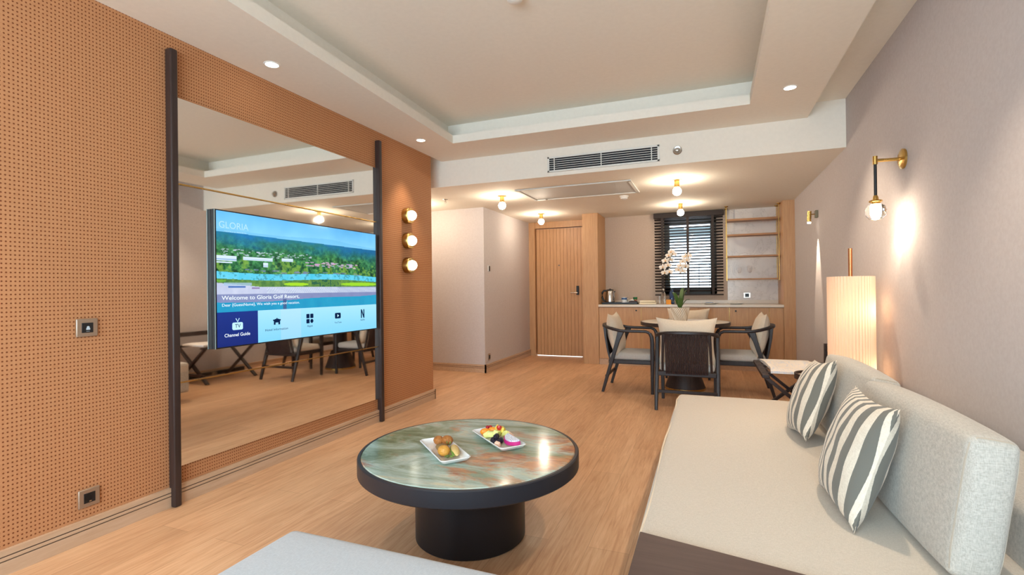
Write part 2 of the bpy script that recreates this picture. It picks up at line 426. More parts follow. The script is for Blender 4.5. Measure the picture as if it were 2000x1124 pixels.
struct('ceiling_slot', MB().box(.815, XR, -2.0, 4.96, 2.785, ZC).box(-4.5, XL, 4.72, 4.96, 2.785, 3.0), m_ceil)
struct('ceiling_entry', MB().box(-4.5, XR, 4.96, 8.5, ZL, 3.0), m_ceil, 'lower ceiling over the dining corner with its front bulkhead', 'ceiling')
# wood framed niche
struct('trim_1', MB().box(-1.85, -1.604, 7.68, 8.42, 0, ZL), m_oak, 'floor to ceiling light oak pillar between door and kitchenette', 'pillar', .003)
struct('trim_2', MB().box(.955, XR, 7.69, YB, 0, ZL), m_oak, 'light oak side panel at the right end of the kitchenette', 'panel', .003)
# skirtings with two routed grooves
def skirt(name, a, b, nrm, h=.108, t=.02, mt=m_base):
    """a-b along the wall, nrm = outward direction"""
    ax, ay = a; bx, by = b; nx, ny = nrm
    m = MB(); g = MB()
    def slab(z0, z1, tt, mm):
        mm.prism([(ax, ay), (bx, by), (bx+nx*tt, by+ny*tt), (ax+nx*tt, ay+ny*tt)], z0, z1)
    slab(.0, h*.55, t, m); slab(h*.60, h*.73, t, m); slab(h*.78, h, t, m); slab(.0, h*.995, t*.72, m)
    o = struct(name, m, mt); slab(h*.555, h*.785, t*.76, g); gg = g.build('groove', m_groove, o); 
    return o
skirt('baseboard_left', (XL, -1.98), (XL, 4.72), (1, 0))
skirt('baseboard_left', (XL-.23, 4.72), (XL+.02, 4.72), (0, 1))
skirt('baseboard_hall', (-4.5, 6.42), (-2.96, 6.42), (0, -1), .117)
skirt('baseboard_hall', (-2.98, 6.40), (-2.98, 8.38), (1, 0), .117)
skirt('baseboard_right', (XR, -1.98), (XR, 7.69), (-1, 0), .085)

# entrance door
dr = struct('door_1', MB().box(-2.855, -1.9, 8.385, 8.43, .012, 2.25), m_oakd, 'light oak entrance door with vertical grooves and a black lock', 'door')
g = MB()
for i in range(14): g.box(-2.79+i*.062, -2.787+i*.062, 8.3835, 8.386, .012, 2.25)
g.build('groove', m_groove, dr)
MB().box(-2.86, -2.05, 8.40, 8.44, 0, .012).build('door_gap_glow', emission('corridor light', (1, .97, .92, 1), 1.1), dr, label='bright strip of corridor light under the door')  # glowing strip stands in for corridor light under the door
lk = MB().box(-2.13, -2.085, 8.365, 8.385, 1.08, 1.235).build('lock', m_blk, dr, .004, 'black electronic lock')
MB().cyl((-2.107, 8.365, 1.115), (-2.107, 8.33, 1.115), .009).cyl((-2.107, 8.335, 1.115), (-2.225, 8.335, 1.112), .009).build('door_handle', m_steel, lk, label='steel lever handle')
MB().lathe((-2.44, 8.385, 1.60), [(.0, -.006), (.012, -.006), (.014, 0)], 12, 'y').build('peephole', m_steel, dr)
df_ = struct('trim_3', MB().box(-2.98, -2.87, 8.33, 8.46, 0, ZL).box(-2.87, -1.85, 8.35, 8.46, 2.262, ZL), m_oak, 'light oak frame around the entrance door', 'frame')

# kitchenette window: frame, glass, sill
wf = MB().box(-.66, -.58, YB+.10, YB+.16, 1.08, 2.3).box(.03, .12, YB+.10, YB+.16, 1.08, 2.3).box(-.66, .12, YB+.10, YB+.16, 1.08, 1.17).box(-.66, .12, YB+.10, YB+.16, 2.2, 2.3)
wo = struct('window_1', wf, m_winf, 'small kitchenette window with a dark frame behind a blind', 'window')
MB().box(-.58, .03, YB+.125, YB+.131, 1.17, 2.2).build('window_pane', m_glass, wo)
# outside: roof slab and railing of the gallery
struct('roof_gallery', MB().box(-3, 3, 8.9, 9.9, 2.06, 2.2), mat('blue grey render', srgb(120, 140, 150), .8))
rl = thing('railing', (-.3, 9.6, 0), 'thin metal railing post outside the kitchenette window', 'railing')
mm = MB()
for x in (-.16, .02): mm.cyl((x, 9.6, 0), (x, 9.6, 1.62), .008)
mm.cyl((-.16, 9.6, 1.62), (.02, 9.6, 1.62), .008); mm.build('post', mat('blue grey metal', srgb(90, 110, 140), .5), rl)
# ------------------------------------------------------------------ ceiling and wall fittings
m_bulb = emission('warm opal bulb', (1, .86, .68, 1), 90)
m_spotface = emission('spot lens', (1, .88, .72, 1), 7)
def ceiling_bulb(loc, label):
    t = thing('ceiling_lamp', loc, label, 'lamp', 'brass ceiling lamps')
    x, y, z = loc
    MB().lathe((x, y, z), [(.058, 0), (.058, -.006), (.0, -.008)], 28).lathe((x, y, z), [(.028, -.004), (.028, -.068), (.032, -.07), (.032, -.082), (.0, -.083)], 24).build('lamp_base', m_brass, t)
    MB().ball((x, y, z-.125), .046, n=20, m=14).build('bulb', m_bulb, t, label='glowing opal glass globe')
ceiling_bulb((-2.404, 5.741, ZL), 'brass ceiling lamp with a glowing globe, left of the ceiling hatch')
ceiling_bulb((-2.43, 7.384, ZL), 'brass ceiling lamp with a glowing globe, right in front of the entrance door')
ceiling_bulb((-.311, 5.707, ZL), 'brass ceiling lamp with a glowing globe, nearest above the dining table')
ceiling_bulb((-.357, 7.367, ZL), 'brass ceiling lamp with a glowing globe, in front of the window blind')
t = thing('ceiling_lamp', (-3.75, 5.72, ZL), 'brass ceiling lamp in the side passage, mostly hidden by the dotted wall', 'lamp', 'brass ceiling lamps')
MB().lathe((-3.75, 5.72, ZL), [(.058, 0), (.058, -.006), (.0, -.008)], 28).lathe((-3.75, 5.72, ZL), [(.028, -.004), (.028, -.082), (.0, -.083)], 24).build('lamp_base', m_brass, t)
MB().ball((-3.75, 5.72, ZL-.125), .046, n=20, m=14).build('bulb', m_bulb, t)
lamp('bulb_glow', 'POINT', (-3.75, 5.72, ZL-.21), 6, (1, .78, .56), .04, parent=t)

def downlight(loc, label, pw=26, cone=66):
    x, y, z = loc
    t = thing('recessed_spotlight', loc, label, 'spotlight', 'recessed ceiling spotlights')
    MB().lathe(loc, [(.040, 0), (.050, 0), (.048, -.004), (.040, -.004), (.040, 0)], 28, caps=False).build('trim_ring', m_white, t)
    MB().lathe((x, y, z-.002), [(.040, .0), (.0, -.001)], 24).build('lens', m_spotface, t)
    lamp('spot_beam', 'SPOT', (x, y, z-.02), pw, WARM2, .03, aim=(x, y, 0), parent=t, spot_size=math.radians(cone), spot_blend=.8)
downlight((-2.592, 2.387, ZS), 'recessed ceiling spotlight above the left end of the mirror', 34)
downlight((-2.593, 4.159, ZS), 'recessed ceiling spotlight above the three round wall lamps')
downlight((.574, 4.150, ZS), 'recessed ceiling spotlight at the far right corner of the ceiling frame', 40, 95)
downlight((.574, 2.3, ZS), 'added fill spotlight above the sofa, out of the frame', 38, 78)  # unseen spot added as general fill over the sofa
downlight((-2.59, .6, ZS), 'recessed ceiling spotlight nearest the camera on the left', 34)

# air grille in the bulkhead
t = thing('air_vent', (-.99, 4.955, 2.42), 'long white air grille with dark slots in the bulkhead', 'vent')
x0, x1, z0, z1, y = -1.555, -.425, 2.412, 2.572, 4.96
m = MB().box(x0, x1, y-.008, y, z0, z0+.018).box(x0, x1, y-.008, y, z1-.018, z1).box(x0, x0+.02, y-.008, y, z0, z1).box(x1-.02, x1, y-.008, y, z0, z1)
m.build('frame', m_grille, t, .002)
MB().box(x0+.01, x1-.01, y-.003, y-.001, z0+.01, z1-.01).build('backing', m_darkgap, t)
for i in range(5):
    zz = z0+.036+i*.022
    MB().box(x0+.02, x1-.02, y-.009, y-.003, zz-.0022, zz+.0022).build('slat', m_grille, t)
for xx in (x0+.075, (x0+x1)/2, x1-.075): MB().box(xx-.004, xx+.004, y-.011, y-.003, z0+.015, z1-.015).build('divider', m_grille, t)
# round detector on bulkhead
t = thing('sprinkler_head', (-.262, 4.955, 2.47), 'round metal sprinkler on the bulkhead right of the air grille', 'sprinkler')
MB().lathe((-.262, 4.96, 2.498), [(.042, 0), (.042, -.006), (.036, -.012), (.026, -.010)], 28, 'y').build('rosette', m_steel, t)
MB().lathe((-.262, 4.955, 2.498), [(.024, 0), (.018, -.02), (.010, -.03), (.012, -.034), (0, -.036)], 20, 'y').build('nozzle', m_steel, t)
# ceiling hatch
t = thing('ceiling_hatch', (-1.45, 5.84, ZL), 'white return air hatch with a fine mesh, in the low ceiling', 'hatch')
x0, x1, y0, y1 = -2.125, -.775, 5.46, 6.22
MB().box(x0, x1, y0, y0+.035, ZL-.014, ZL).box(x0, x1, y1-.035, y1, ZL-.014, ZL).box(x0, x0+.035, y0, y1, ZL-.014, ZL).box(x1-.035, x1, y0, y1, ZL-.014, ZL).build('frame', m_grille, t, .004)
m_mesh = mat('fine white mesh', srgb(206, 206, 202), .5, bump=(500, .6))
MB().box(x0+.04, x1-.04, y0+.04, y1-.04, ZL-.006, ZL-.001).build('mesh_panel', m_mesh, t)
MB().cyl((-1.95, 6.16, ZL-.02), (-1.95, 6.16, ZL-.004), .014).build('latch', m_steel, t)
# smoke detectors / sprinkler
def smoke(loc, label):
    t = thing('smoke_detector', loc, label, 'smoke detector')
    MB().lathe(loc, [(.055, 0), (.055, -.018), (.045, -.022)], 28).build('base', m_white, t)
    MB().lathe((loc[0], loc[1], loc[2]-.02), [(.046, 0), (.044, -.018), (.025, -.028), (0, -.028)], 28).build('sensor_head', m_white, t)
smoke((-.992, 6.409, ZL), 'round white smoke detector behind the ceiling hatch')
smoke((-1.02, 2.66, ZC), 'smoke detector in the middle of the recessed ceiling, cut by the top edge')
t = thing('ceiling_sprinkler', (-3.166, 5.655, ZL), 'small chrome sprinkler hanging from the ceiling near the dotted wall', 'sprinkler')
MB().lathe((-3.166, 5.655, ZL), [(.032, 0), (.030, -.005), (.008, -.007), (.008, -.03), (0, -.031)], 20).build('rosette', m_steel, t)
MB().lathe((-3.166, 5.655, ZL-.045), [(.0, .002), (.016, 0), (0, -.002)], 16).tube([(-3.176, 5.655, ZL-.02), (-3.18, 5.655, ZL-.035), (-3.168, 5.655, ZL-.045)], .002, n=6).tube([(-3.156, 5.655, ZL-.02), (-3.152, 5.655, ZL-.035), (-3.164, 5.655, ZL-.045)], .002, n=6).build('deflector', m_steel, t)

# three globe wall lamps on the dotted wall
for z_, lb in ((1.944, 'topmost of the three round brass wall lamps with glowing globes'), (1.692, 'middle one of the three round brass wall lamps with glowing globes'), (1.445, 'lowest of the three round brass wall lamps with glowing globes')):
    t = thing('wall_lamp', (XL, 4.23, z_), lb, 'lamp', 'round wall lamps beside the mirror')
    MB().lathe((XL, 4.23, z_), [(.080, 0), (.080, .052), (.076, .058), (.057, .058), (.055, .02)], 32, 'x').build('lamp_cup', m_brassd, t)
    MB().ball((XL+.066, 4.23, z_), .050, n=24, m=16).build('globe', emission('globe glass', (1, .92, .78, 1), 4), t, label='glowing opal globe')

# switch plate and socket on the dotted wall
def plate(name, y, z, label, sock):
    t = thing(name, (XL, y, z-.045), label, 'switch' if not sock else 'socket')
    MB().box(XL, XL+.010, y-.045, y+.045, z-.044, z+.044).build('cover_plate', m_plate, t, .004)
    ins = MB().box(XL+.006, XL+.0115, y-.024, y+.024, z-.024, z+.024).build('insert', m_blk, t, .001)
    if sock:
        MB().lathe((XL+.0116, y-.004, z), [(.019, .0), (.0195, .001), (.016, .0012), (.015, -.003), (.0, -.003)], 24, 'x').build('socket_well', mat('socket black', srgb(14, 14, 16), .5), ins)
        MB().box(XL+.0115, XL+.013, y-.003, y+.007, z-.019, z-.014).build('earth_clip', m_steel, ins)
    else:
        MB().lathe((XL+.0115, y+.002, z+.002), [(.006, 0), (.006, .0008), (0, .001)], 16, 'x').box(XL+.0115, XL+.0125, y-.006, y+.010, z-.010, z-.002).box(XL+.0115, XL+.0122, y-.006, y+.008, z-.018, z-.0165).build('icon', mat('white print', srgb(190, 205, 215), .5), ins)
plate('switch_plate', 1.472, 1.034, 'metal switch plate with a black key reader on the dotted wall', False)
plate('wall_socket', 1.474, .208, 'metal framed black wall socket low on the dotted wall', True)
# thermostat and socket beside hall corner
t = thing('thermostat', (-2.98, 6.572, 1.45), 'small black and white thermostat on the hall wall', 'thermostat')
MB().box(-2.98, -2.970, 6.545, 6.605, 1.455, 1.54).build('cover_plate', m_white, t, .002)
MB().box(-2.972, -2.966, 6.565, 6.602, 1.460, 1.535).build('display', m_blk, t, .001)
t = thing('wall_socket', (-2.98, 6.55, .165), 'brown wall socket just above the skirting at the hall corner', 'socket')
MB().box(-2.98, -2.970, 6.515, 6.585, .165, .26).build('cover_plate', m_plate, t, .002)
MB().box(-2.972, -2.967, 6.53, 6.575, .185, .24).build('insert', m_blk, t, .001)

# ------------------------------------------------------------------ mirror wall and television
MY0, MY1, MZ0, MZ1 = 1.895, 3.785, .21, 2.315
mi = MB().box(XL, XL+.012, MY0, MY1, MZ0, MZ1).build('wall_mirror', m_mirror)
tag(mi, 'huge frameless wall mirror behind the television', 'mirror')
for yy, lb in ((1.880, 'tall dark wooden post at the left edge of the mirror'), (3.757, 'tall dark wooden post at the right edge of the mirror')):
    o = MB().box(XL, XL+.050, yy-.021, yy+.021, 0.0, 2.57).build('wooden_post', m_dark, bevel=.008)
    tag(o, lb, 'post', 'dark posts flanking the mirror')
for zz, lb in ((1.82, 'thin brass rail across the mirror above the television'), (.686, 'thin brass rail across the mirror below the television')):
    t = thing('brass_rail', (XL+.03, 2.86, zz), lb, 'rail', 'brass rails across the mirror')
    MB().box(XL+.018, XL+.023, 1.903, 3.725, zz-.003, zz+.003).build('rail_bar', m_brass, t)
    for yy in (1.94, 3.70): MB().cyl((XL+.008, yy, zz), (XL+.02, yy, zz), .004, n=12).build('standoff', m_brassd, t)
TY0, TY1, TZ0, TZ1, TX = 2.118, 3.680, .853, 1.707, -2.775
tv = thing('television', (TX-.03, 2.82, TZ0), 'large flat television showing a coastal welcome screen, in front of the mirror', 'television')
MB().box(XL+.0125, TX-.001, TY0, TY1, TZ0, TZ1).build('housing', m_blk, tv, .002)
MB().box(TX-.004, TX+.0015, TY0-.002, TY0, TZ0, TZ1).build('bezel', mat('silver edge', srgb(150, 170, 170), .3, metal=.6), tv, label='thin silver left edge')
# screen picture painted point by point on a fine grid
SY0, SY1, SZ0, SZ1 = 2.127, 3.673, .861, 1.699
NX, NY = 560, 310
rng = np.random.default_rng(3)
def fbm(nx, ny, sx, sy, oc=4, seed=0):
    r = np.random.default_rng(seed); out = np.zeros((ny, nx)); amp = 1; tot = 0
    for o in range(oc):
        gx, gy = max(2, int(sx*2**o)), max(2, int(sy*2**o)); gr = r.random((gy+2, gx+2))
        X = np.linspace(0, gx, nx, endpoint=False); Y = np.linspace(0, gy, ny, endpoint=False)
        xi = X.astype(int); yi = Y.astype(int); fx = X-xi; fy = Y-yi; fx = fx*fx*(3-2*fx); fy = fy*fy*(3-2*fy)
        a = gr[np.ix_(yi, xi)]; b_ = gr[np.ix_(yi, xi+1)]; c_ = gr[np.ix_(yi+1, xi)]; d_ = gr[np.ix_(yi+1, xi+1)]
        out += amp*((a*(1-fx)+b_*fx)*(1-fy)[:, None]+(c_*(1-fx)+d_*fx)*fy[:, None]); tot += amp; amp *= .6
    return out/tot
U, Vv = np.meshgrid((np.arange(NX)+.5)/NX, (np.arange(NY)+.5)/NY)
n1 = fbm(NX, NY, 8, 12, 4, 1); n2 = fbm(NX, NY, 70, 44, 3, 2); n3 = fbm(NX, NY, 24, 10, 3, 4); n4 = fbm(NX, NY, 5, 3, 4, 5)
def c3(r, g, b_): return np.array([r, g, b_], float)
img = np.zeros((NY, NX, 3))
def put(mask, col, a=1.0):
    aa = (np.clip(mask.astype(float), 0, 1)*a)[..., None]; img[:] = img*(1-aa)+np.asarray(col)*aa
def lerp(a, b_, t): t = np.clip(t, 0, 1)[..., None]; return np.asarray(a)*(1-t)+np.asarray(b_)*t
img[:] = lerp(c3(96, 182, 238), c3(134, 206, 246), Vv/.16)
img += ((n4-.5)*34)[..., None]
hor = .150+.022*U
mnt = hor-.018-.035*np.exp(-((U-.62)/.22)**2)*(.6+.5*n1[40:41, :])
put(Vv > mnt, c3(100, 182, 226), .55)
land = Vv > hor
dpt = (Vv-hor)/(.42-hor)
tree = lerp(c3(16, 118, 176), c3(44, 112, 66), dpt*2.0+ (n1-.5)*1.2)
tree = tree+((n2-.5)*170*np.clip(dpt*1.6, .1, 1))[..., None]*c3(.8, 1, .6)
far_dark = np.clip((U-.55)*2.2, 0, 1)*np.clip(1.1-dpt, 0, 1)
tree = tree*(1-.35*far_dark[..., None])+c3(0, 60, 90)*(.35*far_dark[..., None])
img[land] = tree[land]
yel = np.clip((dpt-.45)*3, 0, 1)*np.clip((n3*.6+n2*.4-.50)*9, 0, 1)*land; put(yel, c3(132, 164, 52), .62)
# buildings
def rect(u0, u1, v0, v1, col, a=1.): put((U > u0) & (U < u1) & (Vv > v0) & (Vv < v1), col, a)
for (u0, u1, v0, v1) in ((.0, .09, .325, .365), (.12, .27, .325, .352), (.32, .385, .318, .345), (.0, .07, .372, .382), (.22, .245, .365, .40)):
    rect(u0, u1, v0, v1, c3(206, 226, 244)); rect(u0, u1, (v0+v1)/2+.004, v1-.006, c3(120, 160, 200), .7)
for k in range(60):
    u0 = rng.uniform(.46, .82); v0 = rng.uniform(.325, .375)+.02*(u0-.6); w_ = rng.uniform(.008, .03)
    rect(u0, u0+w_, v0, v0+.008, c3(*[rng.uniform(150, 215), rng.uniform(150, 190), rng.uniform(180, 220)]), .85)
for k in range(70):
    u0 = rng.uniform(0, .5); v0 = rng.uniform(.27, .32); w_ = rng.uniform(.004, .018)
    rect(u0, u0+w_, v0, v0+.006, c3(190, 205, 225), .8)
for k in range(26):
    u0 = rng.uniform(.0, .95); v0 = rng.uniform(.42, .44); rect(u0, u0+rng.uniform(.01, .04), v0, v0+.008, c3(120, 130, 180), .7)
# river
rt_ = .443+.01*np.sin(U*7)+.006*U; rb_ = rt_+.052
riv = (Vv > rt_) & (Vv < rb_); put(riv, lerp(c3(60, 188, 220), c3(110, 208, 236), n3), 1)
put(riv & (n2 > .6), c3(40, 120, 130), .5)
strip = (Vv >= rb_) & (Vv < .56)
img[strip] = lerp(c3(60, 110, 60), c3(120, 160, 70), n2*1.4-.2)[strip]
put((((U-.405)/.075)**2+((Vv-.535)/.014)**2) < 1, c3(160, 214, 40)); put((((U-.86)/.155)**2+((Vv-.532)/.017)**2) < 1, c3(150, 210, 44))
put((U > .5) & (U < .69) & strip & (n2 > .55), c3(20, 80, 70), .8)
sand = (Vv >= .557-.03*np.clip(1-U*5, 0, 1)) & (Vv < .612)
img[sand] = lerp(c3(206, 212, 232), c3(176, 186, 216), n3*1.0)[sand]
put(sand & (U > .68), c3(120, 132, 180), .55)
umb = sand & (U > .24) & (((U*150+Vv*40) % 1) < .5) & (Vv > .565); put(umb, c3(228, 236, 248), .8); put(sand & (U > .24) & ~umb & (Vv > .565), c3(120, 140, 180), .6)
rect(.03, .16, .525, .548, c3(160, 190, 220), .8); rect(.05, .13, .552, .566, c3(40, 90, 170), .8); rect(.16, .2, .56, .574, c3(130, 110, 160), .8); rect(.0, .04, .505, .52, c3(110, 180, 50), .7)
wet = Vv >= .612; img[wet] = lerp(c3(134, 146, 188), c3(118, 128, 172), n3)[wet]
sea = Vv > .672-.03*np.clip((U-.35)*1.6, 0, 1)+.006*np.sin(U*9)
img[sea] = lerp(c3(14, 140, 186), c3(34, 158, 196), n3)[sea]
put((U > .325) & (U < .345) & (Vv > .66), c3(60, 80, 130), .8)
menu = Vv > .744
img[menu] = lerp(c3(126, 204, 240), c3(160, 220, 244), 1-(Vv-.744)/.256)[menu]
put(menu & (np.abs(U-.37) < .06), c3(190, 216, 240), .35)
nav = menu & (U < .190); img[nav] = lerp(c3(6, 44, 130), c3(6, 34, 112), (Vv-.744)/.256)[nav]
img = np.clip(img, 0, 255)/255; lin = np.where(img <= .04045, img/12.92, ((img+.055)/1.055)**2.4)
ys = np.linspace(SY0, SY1, NX+1); zs = np.linspace(SZ1, SZ0, NY+1)
YY, ZZ = np.meshgrid(ys, zs); orgv = world_loc(tv)
P = np.stack([np.full(YY.shape, TX+.0005)-orgv.x, YY-orgv.y, ZZ-orgv.z], -1).reshape(-1, 3)
jj, ii = np.meshgrid(np.arange(NY), np.arange(NX), indexing='ij'); a0 = (jj*(NX+1)+ii).ravel()
F = np.stack([a0, a0+NX+1, a0+NX+2, a0+1], -1)
me = bpy.data.meshes.new('screen'); me.from_pydata(P.tolist(), [], F.tolist())
ca = me.color_attributes.new('picture', 'FLOAT_COLOR', 'CORNER')
cc = np.ones((NX*NY, 4, 4)); cc[:, :, :3] = lin.reshape(-1, 1, 3); ca.data.foreach_set('color', cc.ravel())
m_scr = bpy.data.materials.new('screen picture'); m_scr.use_nodes = True; N, L, b = nodes(m_scr)
at = N.new('ShaderNodeAttribute'); at.attribute_name = 'picture'; L.new(at.outputs['Color'], b.inputs['Emission Color']); b.inputs['Emission Strength'].default_value = .56
b.inputs['Base Color'].default_value = (.01, .01, .012, 1); b.inputs['Roughness'].default_value = .12; b.inputs['Specular IOR Level'].default_value = .25
me.materials.append(m_scr); sc = bpy.data.objects.new('screen', me); C.objects.link(sc); sc.parent = tv; sc['label'] = 'lit screen with a view of a wooded coast and a menu bar'
FR = math.radians(90)
def uvp(u, v, d=.002): return Vector((TX+d, SY0+u*(SY1-SY0), SZ1-v*(SZ1-SZ0)))
e_white = emission('screen white', (.86, .95, 1, 1), .56); e_navy = emission('screen navy', srgb(14, 34, 70), .56); e_faint = emission('screen pale blue', srgb(176, 222, 248), .56); e_ltv = emission('screen pale', srgb(190, 232, 250), .56)
def text(s, u, v, height, m, align='CENTER', width=None, bold=0, name='screen_text', parent=None, d=.002):
    cu = bpy.data.curves.new(name, 'FONT'); cu.body = s; cu.size = 1; cu.align_x = align; cu.align_y = 'CENTER'; cu.offset = bold
    o = bpy.data.objects.new(name, cu); C.objects.link(o); cu.materials.append(m)
    bpy.context.view_layer.update()
    dx, dyy = max(o.dimensions.x, 1e-3), max(o.dimensions.y, 1e-3)
    k = height/.72; sx = (width/dx) if width else k
    o.scale = (sx, k, 1); o.rotation_euler = (FR, 0, FR); o.parent = parent or sc
    o.location = uvp(u, v, d)-world_loc(tv)
    me = bpy.data.meshes.new_from_object(o.evaluated_get(bpy.context.evaluated_depsgraph_get()))
    q = bpy.data.objects.new(name, me); C.objects.link(q); q.parent = o.parent; q.location = o.location; q.rotation_euler = o.rotation_euler; q.scale = o.scale
    bpy.data.objects.remove(o)
    return q
W_ = SY1-SY0; H_ = SZ1-SZ0
text('Welcome to Gloria Golf Resort,', .020, .641, .026, e_white, 'LEFT', .40*W_, .006)
text('Dear {GuestName}, We wish you a good vacation.', .020, .694, .018, e_white, 'LEFT', .40*W_)
text('GLORIA', .078, .102, .042, e_faint, 'CENTER', .135*W_, 0, 'screen_logo')
text('HOTELS & RESORTS', .085, .146, .009, e_faint, 'CENTER', .10*W_)
text('Channel Guide', .090, .919, .021, e_white, 'CENTER', .118*W_, .008)
text('Hotel Information', .288, .908, .016, e_navy, 'CENTER', .125*W_)
text('Apps', .485, .907, .016, e_navy, 'CENTER', .036*W_)
text('YouTube', .680, .900, .014, e_navy, 'CENTER', .052*W_)
text('Netflix', .877, .898, .014, e_navy, 'CENTER', .038*W_)
def sbox(name, shapes, m, d0=.0012, d1=.002):
    mb = MB()
    for (u0, u1, v0, v1) in shapes:
        p = uvp(u0, v1); q = uvp(u1, v0); mb.box(TX+d0, TX+d1, p.y, q.y, p.z, q.z)
    return mb.build(name, m, sc)
def rrect(name, u0, u1, v0, v1, r, m, d0=.0012, d1=.002, extra=None):
    p = uvp(u0, v1); q = uvp(u1, v0); pts = []
    for cx, cy, a0 in ((q.y-r, q.z-r, 0), (p.y+r, q.z-r, 90), (p.y+r, p.z+r, 180), (q.y-r, p.z+r, 270)):
        for k in range(6): a = math.radians(a0+k*18); pts.append((cx+r*math.cos(a), cy+r*math.sin(a)))
    n = len(pts); V = [(TX+dd, a_, b_) for dd in (d0, d1) for a_, b_ in pts]
    return MB().add(V, [tuple(range(n))[::-1], tuple(range(n, 2*n))]+[(i, (i+1) % n, n+(i+1) % n, n+i) for i in range(n)]).build(name, m, sc)
rrect('tv_icon', .066, .115, .826, .882, .010, e_ltv)
text('TV', .0905, .854, .024, e_navy, 'CENTER', .026*W_, .01, d=.003)
c_ = uvp(.0905, .822); MB().tube([c_+Vector((0, -.012, .022)), c_, c_+Vector((0, .012, .022))], .0022, n=6).build('tv_icon', e_ltv, sc)
for q in ((.463, .483, .799, .838), (.488, .508, .799, .838), (.463, .483, .845, .883)): rrect('apps_icon', *q, .005, e_navy)
p = uvp(.498, .864); MB().lathe((TX+.0012, p.y, p.z), [(.015, 0), (.015, .0008), (0, .0009)], 24, 'x').build('apps_icon', e_navy, sc)
rrect('video_icon', .658, .701, .808, .862, .009, e_navy)
p = uvp(.680, .835); MB().add([(TX+.003, p.y-.008, p.z+.012), (TX+.003, p.y-.008, p.z-.012), (TX+.003, p.y+.012, p.z)], [(0, 1, 2)]).build('play_icon', e_ltv, sc)
p = uvp(.863, .878); q = uvp(.892, .79)
mb = MB().box(TX+.0012, TX+.002, p.y, p.y+.012, p.z, q.z).box(TX+.0012, TX+.002, q.y-.012, q.y, p.z, q.z)
mb.add([(TX+.0021, p.y, q.z), (TX+.0021, p.y+.013, q.z), (TX+.0021, q.y, p.z), (TX+.0021, q.y-.013, p.z)], [(0, 1, 2, 3)]); mb.build('letter_icon', e_navy, sc)
sbox('hotel_icon', [(.268, .310, .826, .838), (.272, .306, .838, .842), (.272, .281, .842, .869), (.297, .306, .842, .869), (.272, .306, .842, .852), (.286, .292, .815, .828), (.277, .301, .822, .828)], e_navy)

# ------------------------------------------------------------------ right wall lamps
Yl = 3.64
t = thing('wall_sconce', (XR, Yl, 1.95), 'brass arm wall lamp with a faceted crystal globe, above the sofa', 'lamp')
MB().lathe((XR, Yl, 1.955), [(.060, 0), (.060, -.012), (.045, -.020), (.0, -.022)], 32, 'x').build('back_plate', m_brass, t, label='round brass wall plate')
MB().cyl((XR-.01, Yl, 1.955), (.956, Yl, 1.958), .010).cyl((.956, Yl, 1.935), (.956, Yl, 1.985), .013).build('arm', m_brass, t)
MB().cyl((.956, Yl, 1.94), (.956, Yl, 1.735), .0085).build('rod', m_black, t)
MB().lathe((.956, Yl, 1.70), [(.010, .045), (.014, .035), (.016, .02), (.034, .014), (.036, .006), (.024, .0), (.026, -.012), (.0, -.014)], 28).build('lamp_cap', m_brass, t)
MB().lathe((.956, Yl, 1.645), [(.026, .048), (.048, .034), (.058, .008), (.052, -.024), (.034, -.046), (0, -.052)], 12, smooth=False).build('crystal_globe', m_glass, t, label='faceted clear crystal globe')
MB().lathe((.956, Yl, 1.645), [(.018, .036), (.021, .0), (.017, -.026), (0, -.03)], 16).build('bulb', emission('crystal bulb', (1, .88, .68, 1), 30), t)
lamp('bulb_glow', 'POINT', (.956, Yl, 1.56), 3.0, WARM2, .025, parent=t)
lamp('bulb_beam', 'SPOT', (.99, Yl+.01, 1.585), 2.2, WARM2, .012, aim=(1.10, 3.76, 1.44), parent=t, spot_size=math.radians(54), spot_blend=.7)
Yl = 6.17
t = thing('wall_spotlight', (XR, Yl, 1.9), 'small brass cylinder wall spotlight near the kitchenette', 'lamp')
MB().box(XR-.028, XR, Yl-.032, Yl+.032, 1.925, 2.005).build('back_plate', mat('aged bronze', srgb(120, 112, 92), .4, metal=.8), t, .004)
MB().cyl((XR-.02, Yl, 1.965), (1.02, Yl, 1.965), .005).build('arm', m_brassd, t)
MB().cyl((1.018, Yl, 1.885), (1.022, Yl, 2.0), .020).build('lamp_head', m_brass, t)
MB().cyl((1.018, Yl, 1.868), (1.018, Yl, 1.886), .017).build('lens', m_spotface, t)
lamp('spot_beam', 'SPOT', (1.020, Yl, 1.862), 42, WARM2, .012, aim=(1.10, Yl, 1.30), parent=t, spot_size=math.radians(34), spot_blend=.6)

# floor lamp
lx, ly = .898, 3.985
t = thing('floor_lamp', (lx, ly, 0), 'tall floor lamp with a pleated cream cylinder shade behind the sofa', 'lamp')
MB().lathe((lx, ly, 0), [(.13, 0), (.13, .015), (.012, .02), (0, .021)], 32).build('lamp_foot', m_brassd, t)
MB().cyl((lx, ly, .02), (lx, ly, 1.447), .0125).build('pole', m_copper, t, label='copper tube rising above the shade')
m_shade = bpy.data.materials.new('pleated paper shade'); m_shade.use_nodes = True; N, L, b = nodes(m_shade)
b.inputs['Base Color'].default_value = srgb(240, 222, 202); b.inputs['Roughness'].default_value = .9
tr = N.new('ShaderNodeBsdfTranslucent'); mx = N.new('ShaderNodeMixShader'); mx.inputs[0].default_value = .45
nzc = noise(N, L, mapping(N, L, (40, 40, 1)), 2, 2); L.new(ramp(N, L, nzc, [(.3, srgb(242, 216, 188)), (.7, srgb(246, 226, 202))]), tr.inputs['Color'])
L.new(b.outputs[0], mx.inputs[1]); L.new(tr.outputs[0], mx.inputs[2]); L.new(mx.outputs[0], N['Material Output'].inputs[0])
V = []; nP = 46*4
